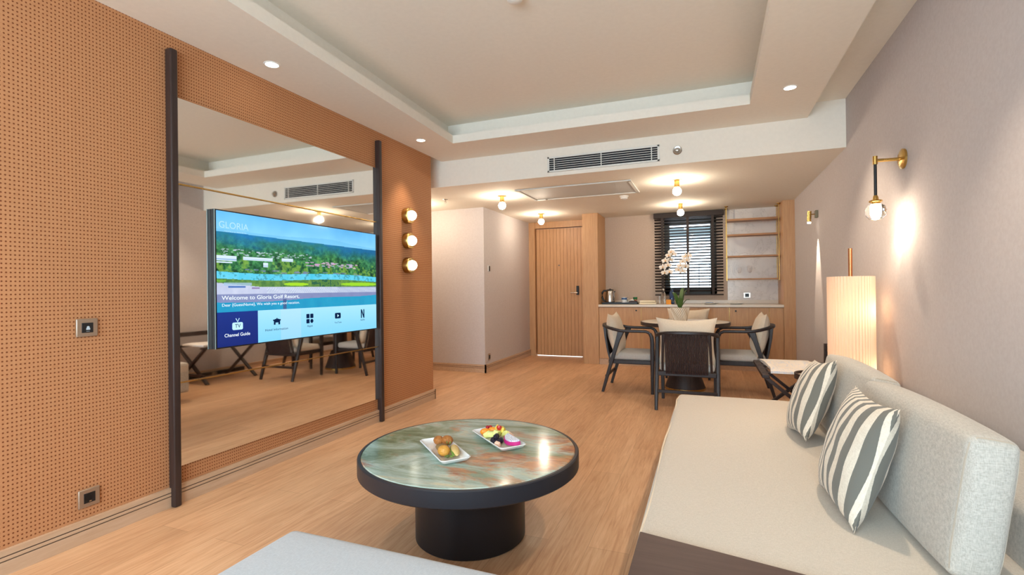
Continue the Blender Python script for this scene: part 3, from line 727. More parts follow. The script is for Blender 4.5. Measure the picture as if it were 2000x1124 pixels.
for zz in (.22, 1.255):
    for i in range(nP):
        a = 2*PI*i/nP; r = .135+.0028*math.cos(a*46); V.append((lx+r*math.cos(a), ly+r*math.sin(a), zz))
MB().add(V, [(i, (i+1) % nP, nP+(i+1) % nP, nP+i) for i in range(nP)], True).build('lamp_shade', m_shade, t, label='tall pleated cream shade')
MB().lathe((lx, ly, 1.250), [(.132, 0), (.136, .006), (.130, .006), (.132, 0)], 48).build('shade_rim', mat('cream band', srgb(236, 222, 200), .8), t)
mb = MB()
for a in (0, 2*PI/3, 4*PI/3): mb.cyl((lx, ly, 1.245), (lx+.132*math.cos(a), ly+.132*math.sin(a), 1.245), .002, n=6)
mb.build('shade_spider', m_brassd, t)
for zz, pw in ((.62, .75), (1.03, .9)):
    MB().ball((lx+.03, ly, zz), .018).build('bulb', emission('lamp bulb', (1, .75, .5, 1), 3), t)
    lamp('bulb_glow', 'POINT', (lx+.062, ly, zz), pw, (1, .74, .50), .03, parent=t)
# ------------------------------------------------------------------ sofa
sx0, sy0, sy1 = -.215, .75, 3.80
t = thing('sofa', (.4, 2.3, 0), 'large cream daybed sofa with a dark wooden deck at its near end', 'sofa')
MB().box(sx0+.10, XR-.03, sy0+.05, sy1-.10, 0, .09).build('plinth', m_dark, t)
MB().slab(((sx0+XR-.025)/2, (1.58+sy1)/2, .235), XR-.025-sx0, sy1-1.58, .29, .02, seg=6).build('base', m_sofa2, t, label='upholstered cream base')
MB().slab(((sx0+XR-.025)/2, (sy0+1.58)/2-.0, .225), XR-.025-sx0, 1.58-sy0, .27, .02, seg=6).build('base', m_sofa2, t)
MB().prism([(sx0+.006, sy0), (XR-.03, sy0), (XR-.03, 1.34), (.30, 1.485), (sx0+.006, 1.585)], .385, .436).build('wooden_deck', m_darkh, t, .003, 'dark wooden deck at the near end')
MB().slab(((sx0+.80)/2, (1.32+sy1)/2, .36), .80-sx0, sy1-1.32, .12, .03, bulge=.012, seg=22).build('seat', m_sofa, t, label='thick cream seat mattress')
zt = .41
pts = [(sx0+.004, 1.60, zt)]+[(sx0+.002+.007*math.sin(i*.9), 1.63+i*.18, zt+.003*math.sin(i*1.3)) for i in range(12)]+[(sx0+.010, sy1-.05, zt), (sx0+.05, sy1-.008, zt), (.78, sy1-.008, zt)]
MB().tube(pts, .0045, n=8).build('piping', m_pipe, t)
MB().slab((.935, (sy0+sy1)/2+.0, .46), .29, sy1-sy0, .25, .03, seg=14).build('backrest', m_sofa2, t, label='low upholstered back ledge along the wall')

# back cushions
def back_cushion(yc, ln, label, xb, tilt, rz, xs=0):
    t = thing('back_cushion', (xb, yc, .440), label, 'cushion', 'cream back cushions on the sofa', rz)
    R = Matrix.Rotation(math.radians(tilt), 3, 'Y')
    loc = Vector((0, 0, .185))
    mb = MB(); mb.slab((0, 0, 0), .108, ln, .365, .020, bulge=.020, seg=18)
    mb.v = [tuple(R @ (Vector(v)+loc)) for v in mb.v]
    o = mb.build('cover', m_sofa2, None); return t, o, R, loc
def finish(t, o, R, loc, ln):
    off = o.location.copy(); o.parent = t; o.location = off
    for sy in (-1, 1):
        pts = [];
        hx, hz = .054, .1825
        for i in range(33):
            a = 2*PI*i/32; c_, s_ = math.cos(a), math.sin(a); k = (abs(c_)**8+abs(s_)**8)**(-1/8)
            pts.append(R @ (Vector(((hx-.002)*c_*k, sy*(ln/2-.007), (hz-.002)*s_*k))+loc))
        mb = MB().tube(pts[:-1], .0038, n=6, closed=True, upv=(0, 1, 0)); q = mb.build('piping', m_pipe2); q.parent = t; q.location = q.location
a_ = back_cushion(1.995, .80, 'cream back cushion on the sofa nearest the camera', .60, 8, math.radians(2)); finish(*a_, .80)
a_ = back_cushion(2.865, .78, 'cream back cushion on the sofa farther away, beside the floor lamp', .605, 11, math.radians(1)); finish(*a_, .78)

# striped scatter pillows leaning on the back cushions
def striped(pb, pt, ln, label, tilt_deg, rz):
    o = MB().pillow(.42, .41, .14, M=Matrix.Identity(4), wr=.004).build('striped_pillow', m_stripe)
    tag(o, label, 'pillow', 'striped pillows on the sofa')
    # mesh is centred on its base: bring it to the object's middle
    zmid = -o.data.vertices[0].co.z
    zs_ = [v.co.z for v in o.data.vertices]; off = (max(zs_)+min(zs_))/2
    for v in o.data.vertices: v.co.z -= off
    # local x -> along Y (near end to the right), local y -> up the lean, local z -> facing the room
    pb, pt = Vector(pb), Vector(pt)
    yl = (pt-pb).normalized(); xl = Vector((math.sin(rz), -math.cos(rz), 0)); xl = (xl-yl*xl.dot(yl)).normalized(); zl = xl.cross(yl)
    R = Matrix((xl, yl, zl)).transposed()
    roll = Matrix.Rotation(math.radians(tilt_deg), 3, zl)
    o.rotation_euler = (roll @ R).to_euler(); o.location = (pb+pt)/2
    return o
striped((.400, 2.01, .437), (.520, 2.02, .812), .45, 'grey striped linen pillow on the sofa, the one nearer the camera', 0, math.radians(2))
striped((.400, 2.86, .435), (.545, 2.92, .825), .45, 'grey striped linen pillow on the sofa, the one farther back', 0, math.radians(0))

# ottoman
t = thing('ottoman', (-.82, .85, 0), 'pale grey upholstered ottoman, only its far corner in view', 'ottoman')
MB().slab((-.81, .828, .268), .92, .82, .33, .035, bulge=.006, seg=18).build('seat', m_ott, t)
MB().box(-1.2, -.44, .48, 1.16, 0, .10).build('plinth', m_dark, t)
MB().tube([(-1.262, .45, .412), (-1.264, 1.19, .412), (-1.257, 1.222, .412), (-1.225, 1.229, .412), (-.42, 1.229, .412)], .004, n=8).build('piping', m_pipe, t)

# ------------------------------------------------------------------ coffee table
cx, cy, R0 = -1.105, 2.19, .533
t = thing('coffee_table', (cx, cy, 0), 'round low coffee table with a green onyx top and a black drum base', 'table')
MB().lathe((cx, cy, 0), [(.262, 0), (.268, .006), (.268, .34), (.262, .345), (0, .345)], 64).build('base', m_black, t, label='black cylindrical drum base')
MB().lathe((cx, cy, 0), [(0, .343), (R0-.008, .343), (R0, .350), (R0, .415), (R0-.004, .420), (R0-.016, .420), (R0-.016, .41), (0, .41)], 96).build('rim', m_blackrim, t, label='thick black rim')
MB().lathe((cx, cy, 0), [(R0-.017, .408), (R0-.017, .418), (R0-.021, .422), (0, .422)], 96).build('table_top', m_onyx, t, label='mottled green and rust onyx under glass')
ZT = .422
def dish(c, ang, lx_, ly_, label):
    t = thing('serving_plate', (c[0], c[1], ZT), label, 'plate', 'white rectangular plates on the coffee table', ang)
    def ringp(hx, hy, r, z, n=6):
        out = []
        for sx_, sy_, a0 in ((1, 1, 0), (-1, 1, 90), (-1, -1, 180), (1, -1, 270)):
            for k in range(n): a = math.radians(a0+k*90/(n-1)); out.append((sx_*(hx-r)+r*math.cos(a), sy_*(hy-r)+r*math.sin(a), z))
        return out
    hx, hy = lx_/2, ly_/2
    rings = [ringp(hx-.028, hy-.028, .01, .0), ringp(hx-.010, hy-.010, .016, .010), ringp(hx, hy, .022, .022), ringp(hx-.004, hy-.004, .02, .0245), ringp(hx-.014, hy-.014, .016, .012), ringp(hx-.030, hy-.030, .01, .006)]
    n = len(rings[0]); V = [p for r in rings for p in r]; F = [tuple(range(n))[::-1]]
    for k in range(len(rings)-1): F += [(k*n+i, k*n+(i+1) % n, (k+1)*n+(i+1) % n, (k+1)*n+i) for i in range(n)]
    F.append(tuple(range((len(rings)-1)*n, len(rings)*n)))
    o = MB().add(V, F, True).build('dish', m_ceramic); o.parent = t
    return t
A1, A2 = math.radians(-42.5), math.radians(-41)
P1c, P2c = (-1.180, 2.066), (-1.008, 2.315)
dish(P1c, A1, .365, .146, 'white rectangular plate with fried snacks on the coffee table')
dish(P2c, A2, .365, .146, 'white rectangular plate with fresh fruit on the coffee table')
def onp(c, a, x, y, z=0.0): return Vector((c[0]+x*math.cos(a)-y*math.sin(a), c[1]+x*math.sin(a)+y*math.cos(a), ZT+.0065+z))
def food(name, mb, m, label, cat, group=None):
    o = mb.build(name, m); tag(o, label, cat, group); return o
f_fry = mat('fried crust', srgb(172, 108, 50), .55, bump=(60, 1.2)); f_gold = mat('golden crust', srgb(206, 146, 60), .5, bump=(50, .9)); f_green = mat('lettuce green', srgb(112, 140, 58), .6, bump=(50, 1))
f_bread = mat('toasted wrap', srgb(222, 190, 122), .6, bump=(40, .8)); f_meat = mat('brown filling', srgb(134, 104, 62), .6, bump=(70, 1))
f_yel = mat('pineapple', srgb(238, 210, 92), .4, bump=(60, .6)); f_mel = mat('pale melon', srgb(226, 226, 140), .4, bump=(40, .4)); f_or = mat('orange flesh', srgb(236, 146, 40), .35, bump=(60, .6)); f_red = mat('red fruit', srgb(200, 48, 40), .3, bump=(60, .5))
f_cran = mat('dark red berry', srgb(168, 24, 38), .25); f_black = mat('blackberry', srgb(30, 22, 40), .35, bump=(120, 1.5)); f_pink = mat('dragon fruit skin', srgb(196, 40, 122), .45); f_wht = mat('white skin', srgb(238, 196, 170), .4)
# plate of savouries
food('fritter', MB().ball(onp(P1c, A1, -.115, .010, .021), .027, (1, .95, .8), noise=.06), f_fry, 'round brown fritter at the far left end of the snack plate', 'fritter', 'fritters on the snack plate')
food('fritter', MB().ball(onp(P1c, A1, -.085, .045, .024), .029, (1.05, .9, .8), noise=.06), f_fry, 'round brown fritter leaning over the back edge of the snack plate', 'fritter', 'fritters on the snack plate')
food('fritter', MB().ball(onp(P1c, A1, .060, -.020, .024), .031, (1.0, .85, .82), noise=.05), f_gold, 'golden fritter in the middle of the snack plate', 'fritter', 'fritters on the snack plate')
def leafblob(c, r, seed):
    rr = random.Random(seed); mb = MB()
    for k in range(9):
        a = rr.uniform(0, 2*PI); p = Vector(c)+Vector((math.cos(a), math.sin(a), 0))*r*rr.uniform(.2, .7); q = Vector((rr.uniform(-1, 1), rr.uniform(-1, 1), rr.uniform(.1, .9)))*r*.6; s_ = q.cross(Vector((0, 0, 1)))*.8
        z0 = Vector((0, 0, .002)); mb.add([p, p+q*.5+s_*.5+z0, p+q, p+q*.5-s_*.5+z0], [(0, 1, 2, 3)], True)
    return mb
food('lettuce_leaf', leafblob(onp(P1c, A1, -.035, .018, .018), .036, 3), f_green, 'curly green leaves between the fritters on the snack plate', 'lettuce')
food('lettuce_leaf', leafblob(onp(P1c, A1, .115, -.018, .008), .030, 5), f_green, 'green leaves at the near end of the snack plate', 'lettuce')
food('meat_slice', MB().ball(onp(P1c, A1, -.01, -.005, .017), .034, (1.1, .7, .5), rot=Matrix.Rotation(A1+.6, 3, 'Z'), noise=.08), f_meat, 'brown slice in the middle of the snack plate', 'meat slice')
wr = thing('wrap', onp(P1c, A1, .065, .032, 0), 'long toasted wrap with green filling on the snack plate', 'wrap')
d1, d2 = onp(P1c, A1, .0, .045, .020), onp(P1c, A1, .135, .018, .020)
MB().tube([d1.lerp(d2, k/8) for k in range(9)], [.006, .014, .018, .020, .020, .020, .018, .013, .005], [.005, .012, .016, .018, .018, .018, .016, .011, .004], n=14).build('crust', f_bread, wr)
e1, e2 = onp(P1c, A1, .012, .030, .022), onp(P1c, A1, .128, .006, .018)
MB().tube([e1.lerp(e2, k/6) for k in range(7)], [.003, .008, .009, .010, .009, .008, .003], n=10).build('filling', f_green, wr)
# plate of fruit
k = 0
for (x, y, z, r) in ((-.158, .012, .010, .011), (-.150, -.010, .010, .011), (-.142, .028, .010, .011), (-.148, .010, .026, .011), (-.132, .006, .012, .011), (-.138, .022, .028, .011), (-.158, .034, .010, .010), (-.135, .042, .012, .011)):
    food('red_berry', MB().ball(onp(P2c, A2, x, y, z), r, n=12, m=8), f_cran, 'dark red berry in the cluster at the far left end of the fruit plate', 'berry', 'red berries on the fruit plate')
food('orange_segment', MB().ball(onp(P2c, A2, -.108, -.022, .018), .022, (1.25, .7, .85), rot=Matrix.Rotation(A2+1.2, 3, 'Z'), noise=.04), f_or, 'orange segment beside the red berries on the fruit plate', 'orange', 'orange segments on the fruit plate')
food('orange_segment', MB().ball(onp(P2c, A2, -.090, .012, .026), .020, (1.2, .7, .85), rot=Matrix.Rotation(A2+.9, 3, 'Z'), noise=.04), f_or, 'orange segment behind the front one on the fruit plate', 'orange', 'orange segments on the fruit plate')
def chunk(c, s, rz_, tl):
    R = Euler((tl, tl*.7, rz_)).to_matrix(); mb = MB(); hx, hy, hz = s
    V = [R @ Vector((x*hx*(1.0-.2*(z > 0)), y*hy, z*hz)) for z in (-1, 1) for y in (-1, 1) for x in (-1, 1)]
    return mb.add([Vector(c)+v for v in V], [(0, 2, 3, 1), (4, 5, 7, 6), (0, 1, 5, 4), (2, 6, 7, 3), (0, 4, 6, 2), (1, 3, 7, 5)])
def foodb(*a, **kw):
    o = food(*a, **kw); bv = o.modifiers.new('bevel', 'BEVEL'); bv.width = .004; bv.segments = 3; return o
for i, (x, y, z) in enumerate(((-.085, .048, .020), (-.060, .052, .034), (-.105, .042, .018), (-.045, .055, .018), (-.070, .035, .040), (-.030, .040, .036))):
    foodb('pineapple_chunk', chunk(onp(P2c, A2, x, y, z), (.015, .012, .012), i*.9, .3*i), f_yel, 'yellow pineapple chunk piled along the back of the fruit plate', 'pineapple', 'pineapple chunks on the fruit plate')
for i, (x, y, z, lb) in enumerate(((-.045, -.015, .020, 'pale green melon piece in the front middle of the fruit plate'), (-.022, .006, .030, 'pale green melon piece lying across the middle of the fruit plate'), (.000, .045, .024, 'pale green melon piece at the back of the fruit plate'), (-.062, -.030, .014, 'smallest pale melon piece by the orange on the fruit plate'))):
    foodb('melon_piece', chunk(onp(P2c, A2, x, y, z), (.024, .013, .014), i*1.1+.4, .25*i), f_mel, lb, 'melon', 'melon pieces on the fruit plate')
food('strawberry', MB().lathe(onp(P2c, A2, -.030, .022, .050), [(0, -.018), (.009, -.008), (.014, .004), (.011, .012), (0, .014)], 14), f_red, 'red strawberry on top of the fruit plate', 'strawberry')
for (x, y, z) in ((.035, -.045, .013), (.055, -.048, .013), (.045, -.025, .014), (.068, -.030, .013), (.050, -.036, .032), (.030, -.020, .030), (.028, -.040, .014), (.060, -.012, .016)):
    food('blackberry', MB().ball(onp(P2c, A2, x, y, z), .0135, (1, 1, 1.1), n=14, m=10, noise=.10), f_black, 'blackberry in the dark heap at the near end of the fruit plate', 'blackberry', 'blackberries on the fruit plate')
foodb('apple_wedge', chunk(onp(P2c, A2, .095, -.048, .012), (.016, .009, .012), A2+.6, .3), f_wht, 'small pink skinned apple wedge beside the blackberries', 'apple')
foodb('apple_wedge', chunk(onp(P2c, A2, .030, .060, .030), (.030, .004, .006), A2+.1, .3), f_wht, 'thin apple sliver at the back edge of the fruit plate', 'apple')
df2 = thing('dragon_fruit_slice', onp(P2c, A2, .100, .020, 0), 'half slice of white dragon fruit with pink skin on the fruit plate', 'dragon fruit')
m_df = mat('speckled white flesh', srgb(228, 228, 236), .4); N, L, b = nodes(m_df)
vo = N.new('ShaderNodeTexVoronoi'); vo.inputs['Scale'].default_value = 210; L.new(mapping(N, L), vo.inputs['Vector'])
L.new(ramp(N, L, vo.outputs['Distance'], [(.22, srgb(30, 34, 44)), (.32, srgb(222, 224, 236))]), b.inputs['Base Color'])
def halfslice(c, a, R_, th, z):
    n = 20; ca_, sa_ = math.cos(a), math.sin(a); V = []
    for zz in (0, th):
        for i in range(n+1):
            q = PI*i/n; x, y = R_*math.cos(q), -R_*.62*math.sin(q); V.append((c.x+x*ca_-y*sa_, c.y+x*sa_+y*ca_, c.z+z+zz+abs(y)*-.05+.012*(1+y/R_)))
    m_ = n+1; return MB().add(V, [tuple(range(m_))[::-1], tuple(range(m_, 2*m_))]+[(i, (i+1) % m_, m_+(i+1) % m_, m_+i) for i in range(m_)])
dc = onp(P2c, A2, .098, .040, 0)
halfslice(dc, A2, .070, .016, .004).build('skin', f_pink, df2, label='bright pink skin'); halfslice(dc+Vector((0, 0, .004)), A2, .062, .019, .004).build('flesh', m_df, df2, label='white flesh with black seeds')

# ------------------------------------------------------------------ dining set
tx, ty, tz, tr_ = -.272, 6.17, .79, .50
t = thing('dining_table', (tx, ty, 0), 'round dining table with a white top on a dark pedestal', 'table')
MB().lathe((tx, ty, 0), [(0, tz-.045), (tr_-.012, tz-.045), (tr_, tz-.038), (tr_, tz-.003), (tr_-.014, tz-.003), (tr_-.016, tz-.012), (0, tz-.012)], 72).build('rim', m_dark, t, label='dark wooden rim')
MB().lathe((tx, ty, 0), [(tr_-.015, tz-.014), (tr_-.015, tz-.002), (tr_-.02, tz), (0, tz)], 72).build('table_top', m_marbleW, t, label='polished white stone top')
MB().lathe((tx, ty, 0), [(.11, .27), (.10, .5), (.11, tz-.036), (0, tz-.035)], 40).build('pedestal', m_dark, t)
MB().lathe((tx, ty, 0), [(.225, .022), (.215, .05), (.14, .27), (0, .275)], 40).build('skirt', m_dark, t)
MB().lathe((tx, ty, 0), [(.23, 0), (.23, .022), (.2, .024), (0, .024)], 40).build('foot_ring', m_brass, t, label='thin brass ring at the foot')

def make_chair():
    t = thing('dining_chair', (0, 0, 0), 'dark wooden dining armchair', 'chair', 'dining armchairs round the table')
    # horseshoe arm and back rail, ends bent down into the front legs
    right = [(.262, .262, 0), (.264, .266, .30), (.266, .268, .56), (.268, .262, .64), (.270, .240, .682), (.272, .200, .700), (.276, .10, .702), (.280, 0, .702), (.282, -.08, .706), (.272, -.16, .722), (.240, -.235, .742), (.18, -.280, .752), (.09, -.300, .756), (0, -.306, .757)]
    top = right[4:]; top = top+[(-x, y, z) for x, y, z in top[-2::-1]]
    kk = len(top)
    MB().tube(top, [.017+.007*math.sin(PI*i/(kk-1)) for i in range(kk)], [.015]*kk, shape='rect').build('arm_rail', m_darkleg, t)
    for s in (-1, 1):
        leg = [(s*x, y, z) for x, y, z in right[:5]]
        MB().tube(leg, [.015, .020, .021, .021, .019], [.015, .021, .022, .020, .016], shape='rect', upv=(0, 1, 0)).build('leg', m_darkleg, t)
        rl_ = [(s*.280, -.075, .700), (s*.281, -.11, .60), (s*.281, -.165, .42), (s*.281, -.225, .22), (s*.281, -.290, 0)]
        MB().tube(rl_, [.036, .024, .021, .019, .015], [.017, .020, .020, .019, .015], shape='rect', upv=(1, 0, 0)).build('leg', m_darkleg, t)
        bp_ = [(s*.205, -.272, .742), (s*.215, -.262, .62), (s*.222, -.235, .46), (s*.225, -.205, .35)]
        MB().tube(bp_, [.018, .013, .011, .011], shape='rect', upv=(1, 0, 0)).build('back_post', m_darkleg, t)
    MB().box(-.262, .262, .235, .262, .325, .372).box(-.262, -.238, -.21, .25, .325, .372).box(.238, .262, -.21, .25, .325, .372).box(-.27, .27, -.222, -.195, .325, .372).build('seat_frame', m_darkleg, t, .006)
    MB().box(-.275, .275, -.262, -.240, .165, .195).build('stretcher', m_darkleg, t, .004)
    # woven cord back
    mb = MB(); n = 26
    for i in range(n):
        x = -.188+.376*i/(n-1); b_ = .018*(1-(x/.19)**2)
        mb.tube([(x, -.286-b_, .745), (x, -.275-b_, .62), (x, -.252-b_*.8, .48), (x, -.222-b_*.4, .35)], .0066, .0045, n=6)
    mb.build('cord_back', m_cord, t, label='woven dark brown cords')
    MB().slab((0, .022, .408), .50, .46, .078, .03, bulge=.010, seg=10).build('seat', m_seat, t, label='light grey seat cushion')
    Mx = Matrix.Translation((0, -.175, .655)) @ Matrix.Rotation(math.radians(101), 4, 'X')
    MB().pillow(.56, .50, .17, M=Mx, pinch=.13, wr=.005).build('back_pillow', m_cush, t, label='cream back pillow with pointed corners')
    return t
ch = make_chair()
spots = [(-.208, 5.285, 0, 'dining armchair nearest the camera, seen from behind with its cord back'),
         (-.860, 5.970, -PI/2, 'dining armchair at the left side of the dining table'),
         (.350, 6.190, PI/2, 'dining armchair at the right side of the dining table'),
         (-.268, 7.060, PI, 'dining armchair on the far side of the dining table, before the cabinets')]
for i, (x, y, rz, lb) in enumerate(spots):
    c_ = ch if i == 0 else copy_tree(ch)
    c_.location = (x, y, 0); c_.rotation_euler = (0, 0, rz); c_['label'] = lb
# orchid in a woven pot
ox, oy = -.315, 6.08
t = thing('potted_orchid', (ox, oy, tz), 'white orchid in a ribbed white pot on the dining table', 'plant')
mb = MB(); V = []; nn = 96
prof = [(.066, 0), (.078, .02), (.090, .07), (.101, .12), (.107, .160), (.103, .165), (.094, .160), (.090, .13)]
for j in range(13):
    zz = .165*j/12
    for i in range(nn):
        a = 2*PI*i/nn; r = .068+.040*(zz/.165)**.8+.0035*math.cos(24*a+zz*120); V.append((ox+r*math.cos(a), oy+r*math.sin(a), tz+zz))
mb.add(V, [(j*nn+i, j*nn+(i+1) % nn, (j+1)*nn+(i+1) % nn, (j+1)*nn+i) for j in range(12) for i in range(nn)]+[tuple(range(nn))[::-1]], True)
mb.lathe((ox, oy, tz), [(.107, .165), (.098, .163), (.096, .14), (0, .14)], 48)
m_pot = mat('ribbed white pot', srgb(232, 218, 198), .7); N, L, b = nodes(m_pot)
tc = N.new('ShaderNodeTexCoord'); sp = N.new('ShaderNodeSeparateXYZ'); L.new(tc.outputs['Object'], sp.inputs[0])
an = mathn(N, L, 'ARCTAN2', sp.outputs['Y'], sp.outputs['X'])
fr = mathn(N, L, 'FRACT', mathn(N, L, 'ADD', mathn(N, L, 'MULTIPLY', an, 30/(2*PI)), mathn(N, L, 'MULTIPLY', sp.outputs['Z'], 26)))
L.new(mixc(N, L, mathn(N, L, 'GREATER_THAN', fr, .68), srgb(238, 226, 208), srgb(150, 120, 92)), b.inputs['Base Color'])
mb.build('pot', m_pot, t)
m_leaf = mat('orchid leaf', srgb(70, 100, 44), .4); m_stem = mat('orchid stem', srgb(64, 70, 44), .6); m_pet = mat('orchid petal', srgb(246, 234, 218), .55, bump=(40, .3)); m_lip = mat('orchid lip', srgb(226, 178, 120), .5)
rr = random.Random(11)
for (a, ln, wd, lift) in ((2.5, .20, .030, .20), (3.3, .16, .028, .10), (.3, .15, .032, .22), (-.2, .20, .030, .12), (1.2, .17, .03, .2), (-1.4, .14, .028, .13), (.9, .12, .03, .25)):
    n = 10; V = []
    dx, dy_ = math.cos(a), math.sin(a)
    for i in range(n+1):
        s_ = i/n; rad = ln*s_*(.55); h = lift*math.sin(s_*PI*.55); wdt = wd*math.sin(PI*min(1, .12+s_*.88))**.7+.001
        for q in (-1, 0, 1): V.append((ox+dx*rad-dy_*wdt*q, oy+dy_*rad+dx*wdt*q, tz+.145+h-(.006 if q == 0 else 0)))
    MB().add(V, [(3*i+q, 3*i+q+1, 3*i+q+4, 3*i+q+3) for i in range(n) for q in (0, 1)], True).build('leaf', m_leaf, t)
def flower(c, s, yaw, parent):
    mb = MB(); c = Vector(c); fwd_ = Vector((math.sin(yaw), -math.cos(yaw), -.15)).normalized(); rgt = fwd_.cross(Vector((0, 0, 1))).normalized(); upf = rgt.cross(fwd_)
    for ang, ln, wd in ((90, 1, .42), (210, .95, .40), (330, .95, .40), (10, 1.05, .75), (170, 1.05, .75)):
        a = math.radians(ang); d = rgt*math.cos(a)+upf*math.sin(a); p = rgt*-math.sin(a)+upf*math.cos(a); V = []; n = 6
        for i in range(n+1):
            s_ = i/n; w__ = wd*s*math.sin(PI*(.08+.88*s_))**.8
            for q in (-1, 0, 1): V.append(c+d*(ln*s*s_)+p*(q*w__*.6)+fwd_*(.12*s*math.sin(s_*2)-.05*s*abs(q)))
        mb.add(V, [(3*i+q, 3*i+q+1, 3*i+q+4, 3*i+q+3) for i in range(n) for q in (0, 1)], True)
    o = mb.build('flower', m_pet, parent)
    MB().ball(c+fwd_*.012, .2*s, (1, 1, 1.2), n=10, m=8).build('lip', m_lip, o)
for st, fl in (([(ox-.01, oy, tz+.15), (ox-.085, oy-.01, tz+.34), (ox-.125, oy-.02, tz+.52), (ox-.13, oy-.03, tz+.68), (ox-.060, oy-.05, tz+.82)],
               [(-.165, .595), (-.110, .605), (-.180, .660), (-.125, .680), (-.150, .735), (-.095, .745), (-.115, .795), (-.055, .810), (-.080, .835)]),
              ([(ox+.01, oy, tz+.15), (ox+.045, oy, tz+.35), (ox+.045, oy-.01, tz+.52), (ox+.035, oy-.02, tz+.64), (ox+.09, oy-.04, tz+.78)],
               [(-.010, .625), (.035, .610), (.010, .670), (.060, .665), (.040, .720), (.085, .735), (.070, .775), (.100, .785)])):
    MB().tube(st, .003, n=6).build('stem', m_stem, t)
    for (dx, dz_) in fl:
        flower((ox+dx+rr.uniform(-.006, .006), oy-.03+rr.uniform(-.02, .02), tz+dz_-.02), .044, rr.uniform(-.5, .5), t)
# ------------------------------------------------------------------ kitchenette
CX0, CX1, CY0, ZK = -1.604, .955, 7.69, .935
t = thing('base_cabinet', (-.32, 7.98, 0), 'long light oak base cabinet of the kitchenette', 'cabinet')
MB().box(CX0, CX1, CY0+.02, YB-.03, .09, .895).build('body', m_oakd, t)
MB().box(CX0, CX1, CY0+.01, YB-.05, 0, .09).build('toe_kick', m_base, t)
edges = [CX0+.004, -.957, -.527, .269, .777, CX1-.002]
for i in range(5):
    d = MB().box(edges[i]+.002, edges[i+1]-.002, CY0, CY0+.02, .095, .89).build('door', m_oak, t, .002)
    if i in (0, 3):
        kx = -1.028 if i == 0 else .352
        MB().lathe((kx, CY0, .845), [(.0, -.018), (.012, -.016), (.010, -.006), (.006, 0)], 14, 'y').build('knob', m_black, d, label='small dark knob')
    if i < 4: MB().box(edges[i+1]-.0015, edges[i+1]+.0015, CY0-.001, CY0+.004, .095, .89).build('seam', m_brass, t)
o = MB().box(CX0, CX1, CY0-.02, YB, .898, ZK).build('worktop', m_marbleW, bevel=.003); tag(o, 'pale stone worktop of the kitchenette', 'worktop')
o = MB().box(CX0, CX1, YB-.02, YB, ZK, ZK+.05).build('upstand', m_marbleW, bevel=.002); tag(o, 'low pale stone upstand along the back of the worktop', 'upstand')
o = MB().box(.27, .955, YB-.012, YB, ZK+.05, ZL).build('wall_panel', m_marble); tag(o, 'grey veined marble panel behind the hanging shelf', 'panel')
# blind
t = thing('window_blind', (-.30, 8.19, 1.05), 'dark brown wooden slatted blind half open over the kitchenette window', 'blind')
bx0, bx1, by = -.795, .210, 8.19
MB().box(bx0-.01, bx1+.01, by-.04, by+.04, 2.285, 2.365).build('head_box', m_blind, t, .003)
for i in range(26):
    z_ = 2.262-i*.0452
    if z_ < 1.10: break
    a = math.radians(20); c_, s_ = math.cos(a)*.026, math.sin(a)*.026
    V = [(x, by+sy_*c_, z_-sy_*s_+dz_) for x in (bx0, bx1) for sy_ in (-1, 1) for dz_ in (-.0015, .0015)]
    MB().add(V, [(0, 1, 3, 2), (4, 6, 7, 5), (0, 4, 5, 1), (2, 3, 7, 6), (0, 2, 6, 4), (1, 5, 7, 3)]).build('slat', m_blind, t)
MB().box(bx0, bx1, by-.027, by+.027, 1.062, 1.082).build('bottom_rail', m_blind, t, .002)
for x in (-.675, -.295, .065):
    MB().box(x-.019, x+.019, by-.0285, by-.0275, 1.07, 2.29).build('tape', m_blind, t)
# hanging brass shelf
t = thing('hanging_shelf', (.59, 8.02, 1.29), 'brass framed open shelf hanging from the ceiling beside the window', 'shelf')
for x in (.252, .930):
    for y in (7.90, 8.12):
        MB().box(x-.005, x+.005, y-.005, y+.005, 1.285, ZL-.02).build('post', m_brassd, t)
        MB().lathe((x, y, ZL), [(.026, 0), (.026, -.008), (.012, -.02), (0, -.02)], 16).build('ceiling_mount', m_brassd, t)
    for z_ in (1.29, 1.62, 1.93, 2.15): MB().box(x-.005, x+.005, 7.90, 8.12, z_-.012, z_-.002).build('bracket', m_brass, t)
for z_, h_ in ((1.29, .018), (1.62, .022), (1.93, .026), (2.15, .030)):
    MB().box(.258, .924, 7.905, 8.115, z_, z_+h_).build('board', m_shelf, t, .002)
for x, lb in ((.42, 'left wine glass standing on the lowest hanging shelf board'), (.56, 'right wine glass standing on the lowest hanging shelf board')):
    o = MB().lathe((x, 8.01, 1.308), [(.032, 0), (.030, .003), (.004, .006), (.003, .075), (.022, .092), (.034, .13), (.030, .18), (.0285, .18), (.0325, .13), (.02, .094), (0, .082)], 24).build('wine_glass', m_thin)
    tag(o, lb, 'glass', 'wine glasses on the hanging shelf')
t = thing('wall_socket', (.537, YB-.012, 1.02), 'steel framed socket on the marble panel under the hanging shelf', 'socket')
MB().box(.487, .587, YB-.022, YB-.012, 1.015, 1.10).build('cover_plate', m_steel, t, .003)
MB().box(.510, .562, YB-.026, YB-.022, 1.033, 1.082).build('insert', m_blk, t, .001)
